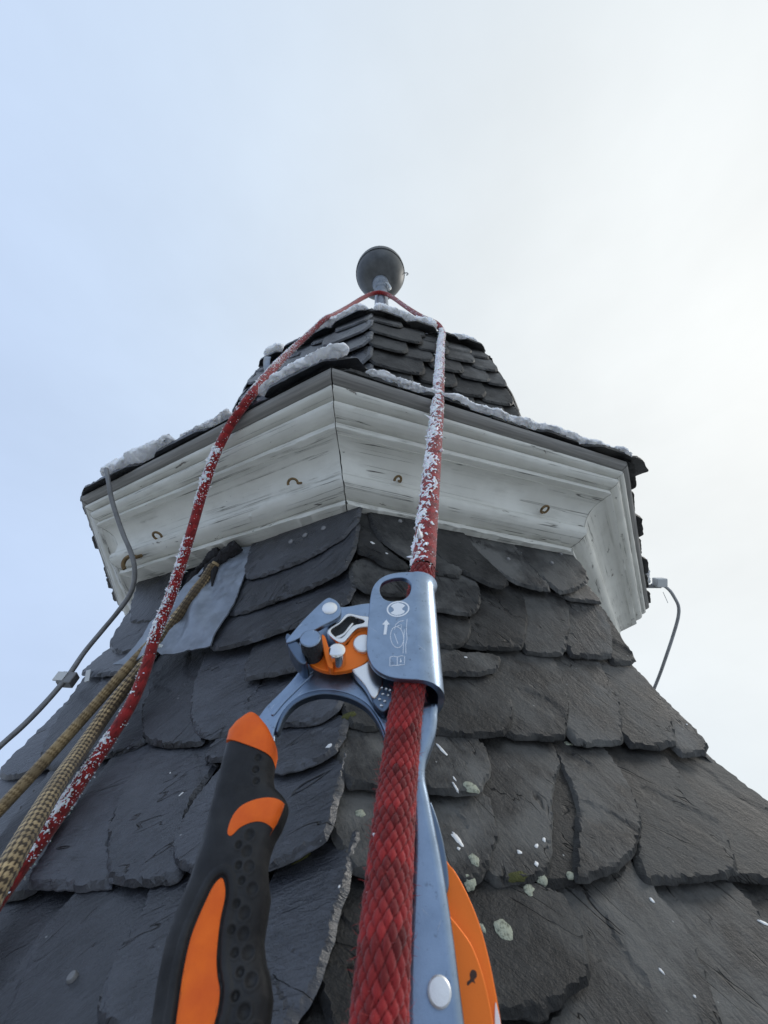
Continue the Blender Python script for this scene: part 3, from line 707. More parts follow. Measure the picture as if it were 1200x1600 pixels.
def drum_slates(k, mirror, mat, ztop=.885, zbot=.47, step=.061):
    z = ztop; row = 0
    Lf = np.linalg.norm(dhip(k + 1, .7) - dhip(k, .7))
    while z > zbot:
        zb = z - step; hipw = .30 + .09 * (row % 2) + random.uniform(-.03, .03)
        edges = [0.0, hipw]
        while edges[-1] < 1: edges.append(edges[-1] + .205 + random.uniform(-.02, .02))
        if edges[-1] > 1 and 1 - edges[-2] < .08: edges.pop()
        edges[-1] = 1.0
        for i in range(len(edges) - 1):
            u0, u1 = edges[i], edges[i + 1]; w = u1 - u0; jz = random.uniform(-.004, .003)
            first = i == 0
            rake = .004
            ub = max(0.0, u0 - .06) if not first else (-.022 if mirror else -.004)
            um = w * (.80 if not first else .42)
            zz = z + .004
            pts = [(ub, zz), (u1, zz), (u1, zb + step * .62 + jz), (u1 - um * .10, zb + step * .30 + jz), (u1 - um * .40, zb + step * .07 + jz), (u1 - um, zb + jz), (ub + .0, zb + jz + rake * .8 * (1 if first else 0))]
            if mirror: pts = [(1 - a, b) for a, b in pts]; pts[0], pts[1] = pts[1], pts[0]; pts = pts[:2] + pts[2:][::-1]
            q = [dsurf(k, a, b) for a, b in pts]
            c = np.mean(q, axis=0); ex = dhip(k + 1, c[2]) - dhip(k, c[2]); ex /= np.linalg.norm(ex)
            ey = dsurf(k, .5, c[2] + .004) - dsurf(k, .5, c[2] - .004); ey -= ex * (ex @ ey); ey /= np.linalg.norm(ey)
            make_slate(q, (ex, ey, np.cross(ex, ey)), mat, drum, t=.0034, lift=.0115, side=(-.0035 if mirror else .0035), off=.003 if first else random.uniform(-.0005, .0008), sp=.004 if k in (-1, 0) else .007, ext=.35, rag=.6, seed=random.uniform(0, 60), edge=.3)
        z = zb; row += 1
drum_slates(0, False, 'slate_right'); drum_slates(-1, True, 'slate_left')
drum_slates(1, False, 'slate_right'); drum_slates(-2, True, 'slate_left')
# projecting top course
for k_, m_, cuts in ((0, 'slate_right', [(-.02, .36), (.30, .60), (.52, .80), (.74, 1.03)]), (-1, 'slate_left', [(-.04, .26), (.20, .50), (.42, .72), (.64, 1.03)]), (1, 'slate_right', [(0, .35), (.3, .7), (.6, 1)]), (-2, 'slate_left', [(0, .35), (.3, .7), (.6, 1)])):
    ex = dhip(k_ + 1, .88) - dhip(k_, .88); ex /= np.linalg.norm(ex); outw = np.cross(ex, [0, 0, 1.0])
    for i, (u0, u1) in enumerate(cuts):
        ey = -outw * .8 + np.array([0, 0, .6]); n = np.cross(ex, ey)
        jy = random.uniform(0, .006); B_ = lambda u: dsurf(k_, u, .885) + np.array([0, 0, .004 + .003 * (i % 2)])
        p = [B_(u0) - outw * .05 + np.array([0, 0, .04]), B_(u1) - outw * .05 + np.array([0, 0, .04]), B_(u1) + outw * (.013 + jy) - np.array([0, 0, .006]), B_(u0) + outw * (.013 + jy) - np.array([0, 0, .006])]
        make_slate(p, (ex, ey, n), m_, drum, t=.005, lift=0, sp=.004, ext=0, seed=i * 5.1 + k_, rag=.8, edge=.6)

# ------------------------------------------------------------------ ball finial
AX = .045
zb_ = 2.03; RB = .105
finial = mesh_obj('finial', [(AX + a, b, c) for a in (-.02, .02) for b in (-.02, .02) for c in (1.5, 1.6)], [(0, 1, 3, 2), (4, 6, 7, 5), (0, 4, 5, 1), (2, 3, 7, 6)], 'zinc', spire, False)
shaft = lathe('shaft', [(.040, 1.45), (.030, 1.62), (.026, 1.80), (.0235, 1.865), (.029, 1.868), (.029, 1.882), (.024, 1.885), (.024, 1.905), (.034, 1.915), (.036, 1.94)], (AX, 0, 0), 'lead', finial, 32)
lo_b = lathe('ball_lower_half', [(.036, zb_ - RB * .95)] + [(RB * math.cos(a), zb_ + RB * .97 * math.sin(a)) for a in np.linspace(-1.15, 0, 18)] + [(RB * .9, zb_ + .002)], (AX, 0, 0), 'zinc', finial, 64)
lathe('ball_upper_half', [(RB * .9, zb_ - .003), (RB * 1.022, zb_ - .005), (RB * 1.026, zb_ + .008)] + [(RB * 1.025 * math.cos(a), zb_ + .006 + RB * math.sin(a)) for a in np.linspace(.05, 1.5, 16)], (AX, 0, 0), 'zinc', finial, 64)
hk = np.array([AX + RB * 1.0, -.01, zb_ - .005])
tube('hook', [hk + np.array(o) for o in ((0, 0, 0), (.010, 0, .004), (.016, 0, -.004), (.014, 0, -.016), (.006, 0, -.022))], .0022, 'conductor', finial, 8, .002)
tube('clamp', [np.array([AX, 0, 1.87]) + np.array(o) for o in ((.022, -.015, .03), (.03, -.022, .0), (.038, -.02, -.03), (.03, -.025, -.06))], .005, 'tie', finial, 8, .003)

# ------------------------------------------------------------------ lead sheet tucked under the left slates
def lead_sheet(poly, parent, off, name):
    P = np.array([hit(-1, x, y) for x, y in poly]); c = P.mean(0); fr = face_frame(-1, .5, c[2]); ex, ey, n = fr
    L = np.stack([(P - c) @ ex, (P - c) @ ey], 1)
    if area2(L) < 0: L = L[::-1]
    O = resample(L, .003); O = O + np.array([[nz(x * 200, y * 200), nz(x * 200, y * 200, 4)] for x, y in O]) * .0009
    lo, hi = O.min(0), O.max(0); gx, gy = np.meshgrid(np.arange(lo[0], hi[0], .0028), np.arange(lo[1], hi[1], .0028)); G = np.stack([gx.ravel(), gy.ravel()], 1)
    G = G[in_poly(G, O)]; G = G[seg_dist(G, O) > .0014]; vo, fo = cdt([O], G)
    yb, yt = O[:, 1].min(), O[:, 1].max(); xb, xt = O[:, 0].min(), O[:, 0].max()
    h = np.array([off + .0105 * (1 - (x - xb) / (xt - xb)) + .007 * min(1, .35 + 1.0 * (1 - (x - xb) / (xt - xb))) * (1.1 - (y - yb) / (yt - yb)) * (.5 + .5 * math.sin((x * .9 + y * .55) * 120 + 2.2 * nz(x * 25, y * 25))) + .003 * nz(x * 50, y * 28, 3) + .0010 * nz(x * 170, y * 120, 8) for x, y in vo])
    top = np.c_[vo, h + .0014]; bot = np.c_[vo, h]; n_ = len(vo); no = len(O)
    F = [tuple(f) for f in fo] + [tuple(i + n_ for i in f)[::-1] for f in fo] + [(i, i + n_, (i + 1) % no + n_, (i + 1) % no) for i in range(no)]
    m4 = Matrix(((ex[0], ey[0], n[0], c[0]), (ex[1], ey[1], n[1], c[1]), (ex[2], ey[2], n[2], c[2]), (0, 0, 0, 1)))
    return mesh_obj(name, np.vstack([top, bot]), F, 'lead', parent, True, .8, frame=m4)
fl = lead_sheet([(335, 872), (400, 845), (392, 880), (384, 905), (372, 945), (350, 985), (334, 1016), (300, 1024), (266, 1034), (259, 1028), (241, 1041), (215, 1046), (194, 1051), (226, 1020), (255, 990), (273, 962), (292, 935), (312, 905)], spire, .0005, 'lead_flashing')
fl['label'] = 'crumpled grey lead sheet under the left slates'

# what the slates' real surface is, for everything that lies on it
from mathutils.bvhtree import BVHTree
bv, bf = [], []
for ch in lower_roof.children:
    m_ = np.array(W[ch.name]); co = np.empty(len(ch.data.vertices) * 3); ch.data.vertices.foreach_get('co', co); co = co.reshape(-1, 3) @ m_[:3, :3].T + m_[:3, 3]
    o_ = len(bv); bv += [tuple(c_) for c_ in co]; bf += [tuple(i + o_ for i in p_.vertices) for p_ in ch.data.polygons]
bvh = BVHTree.FromPolygons(bv, bf)
def on_slate(px, py):
    v = Vector(ray(px, py)); L_ = v.length; loc, n, idx, d = bvh.ray_cast(Vector(CAM), v / L_)
    if loc is None: p = hit(-1 if px < 540 else 0, px, py); return p, face_frame(-1 if px < 540 else 0, .5, p[2])[2], np.linalg.norm(p - CAM) / L_
    return np.array(loc), np.array(n), d / L_
# nails in the slates
for k_, px_, py_, s_ in ((-1, 455, 847, 1), (-1, 477, 837, 1), (-1, 506, 826, 1), (-1, 114, 1528, .75), (0, 625, 815, .8), (0, 794, 874, .8), (0, 862, 880, .8), (0, 876, 866, .7)):
    p, _, _ = on_slate(px_, py_); ex, ey, n = face_frame(k_, .5, p[2])
    lathe('nail', [(.0030 * s_, -.004), (.0030 * s_, .0005), (.0024 * s_, .0012), (.0006 * s_, .0014)], p + n * .0006, 'conductor', lower_roof, 14, axis=n)

# paint splashes, lichen and moss on the slates
def blob(name, k, px, py, a, b, rot, mat, hgt, off, seed, rag=.35):
    p, n, _ = on_slate(px, py); ex = face_frame(k, .5, p[2])[0]; n = n * .5 + face_frame(k, .5, p[2])[2] * .5; n /= np.linalg.norm(n); ey = np.cross(n, ex); ey /= np.linalg.norm(ey); ex = np.cross(ey, n); V = [p + n * (off + hgt)]; m_ = 22; V2 = []
    for i in range(m_):
        t = 2 * PI * i / m_; r = 1 + rag * 1.6 * nz(math.cos(t) * 1.6 + seed, math.sin(t) * 1.6, seed); x, y = a * r * math.cos(t), b * r * math.sin(t)
        q = ex * (x * math.cos(rot) - y * math.sin(rot)) + ey * (x * math.sin(rot) + y * math.cos(rot))
        V.append(p + q * .8 + n * (off + hgt * (.8 + .3 * nz(x * 900, y * 900, seed)))); V2.append(p + q + n * (off - .0006))
    V = V + V2; F = [(0, 1 + i, 1 + (i + 1) % m_) for i in range(m_)] + [(1 + i, 1 + m_ + i, 1 + m_ + (i + 1) % m_, 1 + (i + 1) % m_) for i in range(m_)]
    return mesh_obj(name, V, F, mat, lower_roof, True)
for i, (k_, x_, y_, a_, b_, r_) in enumerate([(0, 692, 1173, .0012, .0050, .45), (0, 712, 1230, .0008, .0030, .3), (0, 710, 1217, .0005, .0016, .2), (0, 715, 1312, .0018, .0048, .35), (0, 717, 1326, .0009, .0009, 0), (0, 1019, 1407, .0011, .0016, .5), (0, 1034, 1518, .0006, .0016, .3), (0, 1193, 1442, .0010, .0035, 1.0), (0, 838, 1322, .0016, .0009, .5), (0, 850, 1312, .0014, .001, 1), (0, 838, 1350, .0016, .0013, 1), (0, 812, 1332, .0014, .0012, 0), (0, 1073, 1132, .0010, .0007, 0), (0, 728, 1027, .0016, .0008, 0), (0, 582, 848, .0030, .0010, -.5), (0, 605, 865, .0016, .0008, -.5), (0, 1085, 1557, .0006, .0006, 0), (-1, 514, 1166, .0026, .0014, .6), (-1, 283, 1241, .0006, .0018, -.6), (-1, 266, 1208, .0006, .0006, 0), (-1, 530, 1386, .0005, .0008, 0)]):
    blob('paint_splash', k_, x_, y_, a_, b_, r_, 'splash', .0003, .0001, i * 2.3)
for i, (k_, x_, y_, a_, b_, r_, m_) in enumerate([(0, 788, 1453, .0046, .0050, .3, 'lichen'), (0, 735, 1379, .0036, .0030, 0, 'lichen'), (0, 737, 1230, .0044, .0042, 0, 'lichen'), (0, 827, 1391, .0038, .0030, .6, 'lichen'), (0, 741, 1344, .0028, .0036, 0, 'lichen'), (0, 847, 1373, .0036, .0026, 0, 'lichen'), (0, 888, 1162, .0040, .0022, 0, 'lichen'), (0, 563, 1271, .0028, .0026, 0, 'lichen'), (0, 891, 1368, .0030, .0018, 0, 'lichen'), (0, 808, 1370, .0070, .0022, .1, 'moss'), (-1, 470, 1343, .0060, .0009, .50, 'moss'), (0, 545, 1118, .0050, .0022, .3, 'moss'), (0, 754, 1450, .0012, .0024, .3, 'lichen'), (0, 846, 1379, .0020, .0012, 0, 'moss')]):
    blob(m_, k_, x_, y_, a_, b_, r_, m_, .0003, .0001, 30 + i * 1.7, .28 if i else .12)

# ------------------------------------------------------------------ snow
def snow_strip(path, width, height, seed, label, ends=.12, sp=.0017, lean=(0, 0, 1), across=None):
    P, s = even(catmull(path, 10), sp); T = np.gradient(P, axis=0); T /= np.linalg.norm(T, axis=1)[:, None]
    V = []; m_ = 25
    for i, p in enumerate(P):
        q = s[i] / s[-1]; e = min(1, q / ends, (1 - q) / ends); e = math.sqrt(max(.02, e * (2 - e)))
        side = np.cross(T[i], [0, 0, 1.0]); side /= np.linalg.norm(side)
        w_ = (width(q) if callable(width) else width) * e * (1 + .25 * nz(s[i] * 40, seed)); h_ = (height(q) if callable(height) else height) * e * max(.3, 1 + .75 * nz(s[i] * 38, seed + 5) + .3 * nz(s[i] * 120, seed + 8))
        for j in range(m_):
            a = 2 * PI * j / m_; x = math.cos(a); y = math.sin(a); y = y if y > 0 else y * .18
            b = p + side * x * w_ + np.array([0, 0, 1.0]) * y * h_
            d = noise.noise_vector(Vector(b * 150)) * .0022 + noise.noise_vector(Vector(b * 420)) * .0017 + noise.noise_vector(Vector(b * 1100)) * .0010 + noise.noise_vector(Vector(b * 45)) * .0030
            V.append(b + np.array(d) * min(1, e * 1.4))
    F = grid_faces(m_, len(P), True); F += [tuple(range(m_))[::-1], tuple(range(len(V) - m_, len(V)))]
    o = mesh_obj('snow', V, F, 'snow', None, True)
    return tag(o, label, 'snow', 'stuff')
def eave_path(k, u0, u1, out, upz, n=7): return [eave_point(k, u, 0, upz) + np.r_[(lambda e: np.array([e[1], -e[0]]) / np.linalg.norm(e))((corn(k + 1, 2) - corn(k, 2))[:2]) * out, 0] for u in np.linspace(u0, u1, n)]
snow_strip(eave_path(-1, .10, .44, .002, .019), .016, lambda q: .022 - .014 * q, 1.0, 'thick lump of snow at the outer end of the left eave', .10)
snow_strip(eave_path(-1, .44, .66, .000, .019), .009, .006, 2.0, 'thin snow strip along the middle of the left eave')
snow_strip(eave_path(-1, .76, 1.06, .006, .0235), .012, .0105, 3.0, 'snow ledge on the left eave beside the cornice corner', .3)
snow_strip(eave_path(0, .09, .97, .002, .0185, 14), .0080, lambda q: .0042 + .0042 * q, 5.0, 'long thin snow strip along the right eave', .05)
snow_strip([eave_point(0, .93, .012, .015), eave_point(0, .955, .017, .010), eave_point(0, .965, .018, -.004)], .0035, .004, 6.0, 'small icicle hanging at the right end of the right eave', .3)
snow_strip([eave_point(1, u, .012, .016) for u in (.62, .72, .84)], .004, .004, 6.5, 'thin snow crust on the far right eave edge', .2)
def dpath(k, u0, u1, out, upz, n=6): return [dsurf(k, u, .885) + np.r_[(lambda e: np.array([e[1], -e[0]]) / np.linalg.norm(e))((dhip(k + 1, .88) - dhip(k, .88))[:2]) * out, upz] for u in np.linspace(u0, u1, n)]
snow_strip(dpath(-1, .50, .99, -.004, .022), .016, .016, 7.0, 'snow ridge on the top edge left of the ball finial', .15)
snow_strip(dpath(0, .04, .52, -.006, .020), .020, .018, 8.0, 'snow cushion on the top edge below the ball finial', .12)
snow_strip(dpath(0, .47, .58, -.002, .018), .020, .030, 9.0, 'ice block beside the red rope on the upper roof edge', .4)
snow_strip(dpath(0, .70, .98, -.010, .022), .018, .016, 10.0, 'snow patch on the right end of the upper roof edge', .25)
snow_strip(dpath(-1, .03, .22, -.006, .022), .022, .028, 11.0, 'icy snow lump on the left end of the upper roof edge', .3)

# ------------------------------------------------------------------ ropes
def down_roof(p, lift=.014, zs_=(-.14, -.26, -.42, -.66)):
    """carry a rope on down the left roof face from point p"""
    a, b = hip(-1, p[2]), hip(0, p[2]); u = float(np.clip(((p - a) @ (b - a)) / ((b - a) @ (b - a)), -.1, 1)); out = []
    for z in zs_:
        if z < p[2] - .04: q = surf(-1, u, z); out.append(q + face_frame(-1, u, z)[2] * lift)
    return out
def rope_path(spec):
    return np.array([at_depth(x, y, d) for x, y, d in spec])
def braid(name, P, s, r, parent, seg, nb, pitch, col_fn, amp=.16, mat='rope', yarn=0):
    T, A, B = frames(P); th = np.linspace(0, 2 * PI, seg, endpoint=False)
    TH, SS = np.meshgrid(th, s); a = nb * TH / (2 * PI) + SS / pitch; b = nb * TH / (2 * PI) - SS / pitch
    ia, ib = np.floor(a), np.floor(b); fa, fb = a - ia, b - ib
    over = ((ia + ib) % 2 == 0)
    pa = np.sqrt(np.clip(1 - (2 * fa - 1) ** 2 * .96, 0, 1)); pb = np.sqrt(np.clip(1 - (2 * fb - 1) ** 2 * .96, 0, 1))
    pa = (1 - np.abs(2 * fa - 1) ** 3.2 * .97) ** .5; pb = (1 - np.abs(2 * fb - 1) ** 3.2 * .97) ** .5
    hA = pa * (.58 + .42 * np.sin(PI * fb) ** .6); hB = pb * (.58 + .42 * np.sin(PI * fa) ** .6); h = np.where(over, hA, hB)
    if yarn: h = h - .13 * (1 - np.abs(np.sin(yarn * PI * np.where(over, fa, fb))))
    na = nb; sid = np.where(over, np.mod(ia, na), 100 + np.mod(ib, na))
    R = (r[:, None] if isinstance(r, np.ndarray) else r) * (1 - amp + amp * h)
    V = P[:, None] + R[..., None] * (np.cos(TH)[..., None] * A[:, None] + np.sin(TH)[..., None] * B[:, None])
    cell = np.mod(ia * 12.9898 + ib * 78.233, 7.0) / 7.0
    C_ = col_fn(sid, over, TH, SS, cell)
    uv = np.stack([np.where(over, fa, fb) * 14 + np.mod(sid, 17) * 3.1, np.where(over, fb, fa) * 2.0 + cell * 9], -1)
    f = grid_faces(seg, len(P), True)
    return mesh_obj(name, V.reshape(-1, 3), f, mat, parent, True, uv=uv.reshape(-1, 2), colors=np.concatenate([C_.reshape(-1, 3), np.ones((C_.size // 3, 1))], 1))
ICO = None
def ico():
    global ICO
    if ICO is None:
        import bmesh
        bm = bmesh.new(); bmesh.ops.create_cone(bm, cap_ends=True, segments=5, radius1=.9, radius2=.35, depth=1.6); bm.verts.index_update()
        ICO = (np.array([v_.co for v_ in bm.verts]), [tuple(v_.index for v_ in f_.verts) for f_ in bm.faces]); bm.free()
    return ICO
def frost(P, T, A, B, r, dens, size, side, parent, label=None, spiky=.5):
    """rime clumps on a rope: dens(q) per mm of rope, side = direction they favour"""
    iv, ifc = ico(); V = []; F = []; n = len(P); o = 0
    for i in range(n):
        q = i / (n - 1); d = dens(q, P[i])
        for _ in range(rng.poisson(d)):
            t = rng.uniform(0, 2 * PI); e = A[i] * math.cos(t) + B[i] * math.sin(t)
            if e @ side < rng.uniform(-1.1, .9): continue
            z_ = size * min(1.8, rng.lognormal(0, .4)); c = P[i] + e * (r * .93) + T[i] * rng.uniform(-.001, .001)
            st_ = 1 + spiky * rng.exponential(.8); jit = rng.uniform(.6, 1.3, (len(iv), 1)); qq = rng.normal(size=(3, 3)); qq, _ = np.linalg.qr(qq); w_ = (iv * jit) @ qq.T
            al = (w_ @ e)[:, None] * e[None]
            V.append(c + (w_ + al * (st_ - 1)) * z_); F += [tuple(x + o for x in f) for f in ifc]; o += len(iv)
    if not V: return
    ob = mesh_obj('frost', np.vstack(V), F, 'frost', parent, False); ob['kind'] = 'stuff'; ob['label'] = label or 'white hoarfrost crystals on the rope'
def crust(P, T, A, B, r, dens, side, parent, seed, seg=44):
    th = np.linspace(0, 2 * PI, seg, endpoint=False); n = len(P); V = np.empty((n, seg, 3)); Mk = np.empty((n, seg))
    sd = side / np.linalg.norm(side); rr = r if isinstance(r, np.ndarray) else np.full(n, r)
    for i in range(n):
        d = dens(i / (n - 1), P[i])
        for j in range(seg):
            e = A[i] * math.cos(th[j]) + B[i] * math.sin(th[j]); p = P[i] + e * rr[i]
            a = nz(p[0] * 170, p[1] * 170, p[2] * 170 + seed); b = nz(p[0] * 520, p[1] * 520, p[2] * 520 + seed); c = nz(p[0] * 55, p[1] * 55, p[2] * 55)
            m_ = -.72 + .18 * d + .50 * (e @ sd) + .55 * a + .95 * b + .45 * c; Mk[i, j] = m_
            V[i, j] = P[i] + e * (rr[i] * .94 + max(-.0006, min(.0022, .0016 * m_ + .0007 * b)))
    idx = []; vf = V.reshape(-1, 3); mk = Mk.reshape(-1)
    F = [f for f in grid_faces(seg, n, True) if (mk[list(f)] > 0).sum() >= 3]
    us = sorted({i for f in F for i in f}); mp = {a: b for b, a in enumerate(us)}
    ob = mesh_obj('frost_crust', vf[us], [tuple(mp[i] for i in f) for f in F], 'frost', parent, False); ob['kind'] = 'stuff'; ob['label'] = 'white crust of rime clinging to one side of the red rope'
def fuzz(P, T, A, B, r, per, L, parent, mat, color):
    V = []; F = []; o = 0; Cc = []
    for i in range(len(P)):
        for _ in range(rng.poisson(per)):
            t = rng.uniform(0, 2 * PI); e = A[i] * math.cos(t) + B[i] * math.sin(t); c = P[i] + e * r * .95
            d = e * rng.uniform(.2, 1) + T[i] * rng.uniform(-1, 1) + np.cross(e, T[i]) * rng.uniform(-.7, .7); d /= np.linalg.norm(d); l_ = L * min(1.6, rng.lognormal(0, .5))
            w = np.cross(d, rng.normal(size=3)); w /= np.linalg.norm(w); w *= .00006; m_ = c + d * l_ * .55 + e * l_ * .1
            V += [c - w, c + w, m_ + w * .8, m_ - w * .8, c + d * l_]; F += [(o, o + 1, o + 2, o + 3), (o + 3, o + 2, o + 4)]; o += 5
    ob = mesh_obj('fuzz', V, F, mat, parent, False, uv=np.zeros((len(V), 2)), colors=np.tile(np.array([*color, 1.0]), (len(V), 1))); ob['kind'] = 'stuff'

RR = .0065
red_rope = thing('climbing_rope', at_depth(592, 1600, .092), 'red braided climbing rope with hoarfrost, over the roof top and through the ascender', 'rope')
def edge_depth(px, py, z): r_ = ray(px, py); return z / r_[2]
ea = edge_depth(684, 640, .416) - .055; eb = edge_depth(690, 517, .892) - .004; el = edge_depth(380, 632, .418) - .018; et = edge_depth(507, 499, .893) - .006
near = [(584, 1760, .080), (588, 1680, .0855), (592, 1600, .092), (599, 1500, .1005), (606, 1400, .112), (614, 1300, .1265), (624, 1200, .145), (634, 1110, .162), (639, 1080, .169), (648, 1000, .189), (656, 930, .211), (661, 890, .224)]
pa = at_depth(661, 890, .224); pb = at_depth(684, 640, ea)
mid = [tuple(pa + (pb - pa) * t) for t in (.25, .5, .75)]
P_near = [at_depth(*q) for q in near]; P_near = [P_near[0] + np.array([.004, -.030, -.16]), P_near[0] + np.array([.002, -.012, -.07])] + P_near
P_far = [pa] + [np.array(m_) for m_ in mid] + [pb] + [pb + (at_depth(690, 517, eb) - pb) * t for t in (.35, .7)] + [at_depth(690, 517, eb)]
tt = DIST / ray(592, 457)[1] - .075
top_spec = [(684, 508, eb + .03), (660, 496, 1.08), (632, 478, 1.36), (612, 464, tt - .06), (602, 459, tt - .01), (592, 457, tt), (582, 459, tt - .01), (568, 465, tt - .10), (545, 479, 1.30), (520, 493, et + .08), (507, 499, et)]
left_spec = [(490, 515, et - .05), (455, 548, (et + el) * .5 + .02), (415, 590, el + .05), (385, 628, el), (358, 668, .475), (335, 715, .466), (318, 765, .457), (302, 820, .447), (284, 880, .433), (264, 940, .416), (244, 990, .400), (226, 1050, .380), (206, 1098, .362), (168, 1160, .340), (130, 1216, .318), (98, 1264, .300), (64, 1312, .283), (26, 1364, .265), (-20, 1430, .245), (-90, 1540, .22)]
left_spec = [(x, y, min(d, roof_depth(max(x, -60), y) - .006) if y > 980 else d) for x, y, d in left_spec]
P_all = P_far[:-1] + [at_depth(690, 517, eb)] + [at_depth(*q) for q in top_spec] + [at_depth(*q) for q in left_spec] + down_roof(at_depth(*left_spec[-1]))
def red_cols(sid, over, TH, SS, cell):
    base = np.array([0.33, 0.020, 0.020]); k_ = .60 + .75 * cell; c = base[None, None] * k_[..., None]
    dark = (np.mod(sid, 6) == 2); c[dark] *= .62; return c
Pn, sn = even(catmull(P_near, 14), .00042)
braid('rope_near_length', Pn, sn, RR * 1.02, red_rope, 182, 13, .0046, red_cols, .23, 'rope', 3)
Tn, An, Bn = frames(Pn); fuzz(Pn, Tn, An, Bn, RR, 3.8, .0020, red_rope, 'rope', (0.42, 0.05, 0.045))
Pf, sf = even(catmull(P_all, 12), .0011)
qL = np.clip((sf - 2.2) / .5, 0, 1); rF = RR * (1 - qL) + .0050 * qL; iT = np.argmax(Pf[:, 2]); rF = rF + .0016 * np.exp(-((sf - sf[iT]) / .28) ** 2)
braid('rope_far_length', Pf, sf, rF, red_rope, 56, 14, .0038, red_cols, .13)
Tf, Af, Bf = frames(Pf); cam_side = np.array([-.35, -.75, .45])
Lf_ = sf[-1]; iA = np.argmin(np.linalg.norm(Pf - at_depth(690, 517, eb), axis=1)); iL = np.argmin(np.linalg.norm(Pf - at_depth(507, 499, et), axis=1))
def pxy(p):
    q = p - CAM; r0, u0, f0 = np.array(rt), np.array(up), np.array(fw); z_ = q @ f0; return 600 + F_PX * (q @ r0) / z_, 800 - F_PX * (q @ u0) / z_
def dens_far(q, p):
    i = q * (len(Pf) - 1); x, y = pxy(p)
    if i <= iA: return (1.3 + 1.3 * (y < 700) + .8 * (y < 600) + 1.1 * nz(y * .05, 1)) * .9 + 1.0
    if i <= iL: return .35
    b = 1.0 + 2.2 * nz(y * .035, 2.0)
    if y < 640: return max(.2, 1.2 + 2.5 * nz(y * .05, 5))
    if 640 <= y < 700: return .5
    if 700 <= y < 790 or 840 <= y < 1010: return max(.5, 3.0 + 2.0 * nz(y * .11, 2.0))
    if 790 <= y < 840: return .35
    if 1010 <= y < 1150: return .25
    if 1150 <= y < 1350: return max(.2, 2.2 + 2.0 * nz(y * .03, 6))
    return .5
crust(Pf, Tf, Af, Bf, rF, dens_far, np.array([-.6, -.35, .7]), red_rope, 3.0)
frost(Pf, Tf, Af, Bf, RR * .92, lambda q, p: dens_far(q, p) * (9.0 if q * (len(Pf) - 1) < iA else 4.5), .00038, cam_side, red_rope, 'white hoarfrost crystals caked on the red rope')
frost(Pf, Tf, Af, Bf, RR * .92, lambda q, p: 1.6 * max(0, dens_far(q, p) - 2.0) * (pxy(p)[1] > 500), .0010, np.array([-.9, -.3, .3]), red_rope, 'larger flakes of rime on the red rope', .9)
frost(Pn, Tn, An, Bn, RR, lambda q, p: .027, .0004, cam_side, red_rope, 'few frost grains on the near rope')

def tan_cols(dark):
    def fn(sid, over, TH, SS, cell):
        c = np.empty(TH.shape + (3,)); c[:] = (0.50, 0.365, 0.19); c *= (.8 + .4 * cell)[..., None]
        if dark == 1:
            m_ = over & (cell > .28); c[m_] = np.array([0.26, 0.175, 0.08])
        if dark == 2:
            c *= 1.3; m_ = over; c[m_] = np.array([0.075, 0.05, 0.026]); m2 = (~over) & (np.sin(TH * 1 + SS * 9) > .72); c[m2] *= .3
        return c
    return fn
def clampd(spec, m_): return [(x, y, min(d, roof_depth(max(x, -60), y) - m_ - (.014 if 905 < y < 1060 else .004))) for x, y, d in spec]
t1 = clampd([(338, 880, .54), (325, 898, .53), (305, 922, .52), (290, 944, .51), (262, 978, .49), (230, 1011, .475), (190, 1054, .455), (150, 1100, .44), (100, 1156, .425), (50, 1211, .41), (0, 1264, .40), (-60, 1325, .38), (-140, 1410, .36)], .010)
t2 = clampd([(334, 884, .54), (322, 903, .53), (300, 934, .515), (270, 976, .49), (242, 1014, .462), (221, 1044, .44), (178, 1098, .405), (135, 1160, .36), (89, 1226, .30), (53, 1285, .265), (21, 1340, .24), (0, 1378, .228), (-40, 1450, .21), (-90, 1540, .19)], .010)
t2 = [(x, y, d if y < 1050 else d - .016 * min(1, (y - 1050) / 150)) for x, y, d in t2]
tan1 = thing('tan_rope', at_depth(*t1[-1]), 'plain tan braided rope, upper of the two tan ropes at left', 'rope', 'tan ropes on the left')
P1, s1 = even(catmull([at_depth(*q) for q in t1] + down_roof(at_depth(*t1[-1])), 12), .0009); braid('rope_sheath', P1, s1, .0047, tan1, 48, 12, .0036, tan_cols(1), .16, 'rope_tan')
T1, A1, B1 = frames(P1); fuzz(P1, T1, A1, B1, .0047, .9, .0014, tan1, 'rope', (0.34, 0.26, 0.15))
tan2 = thing('patterned_rope', at_depth(*t2[-1]), 'tan braided rope with dark brown diamond pattern, between tan rope and red rope', 'rope', 'tan ropes on the left')
P2, s2 = even(catmull([at_depth(*q) for q in t2] + down_roof(at_depth(*t2[-1]), .024), 12), .0008); braid('rope_sheath', P2, s2, .0058, tan2, 56, 13, .0046, tan_cols(2), .14, 'rope_tan')
T2, A2, B2 = frames(P2); fuzz(P2, T2, A2, B2, .0058, .9, .0014, tan2, 'rope', (0.34, 0.26, 0.15))
wrap = tube('cloth_wrap', [at_depth(x, y, roof_depth(x, y) - .010) for x, y in ((372, 852), (352, 868), (335, 884), (318, 904))], lambda q: .0082 - .0022 * q, 'cloth', tan1, 28, .0008, 8, .30, 3.0, .0022)
tube('cloth_fold', [at_depth(x, y, roof_depth(x, y) - .006) for x, y in ((345, 862), (318, 884), (296, 912), (284, 934))], lambda q: .0075 - .005 * q, 'cloth', tan1, 20, .0010, 8, .3, 6.0, .0022)
tube('cloth_tail', [at_depth(x, y, roof_depth(x, y) - .012) for x, y in ((336, 888), (333, 902), (331, 916))], lambda q: .004 - .003 * q, 'cloth', tan1, 8, .0012, 8, .4, 5.0)

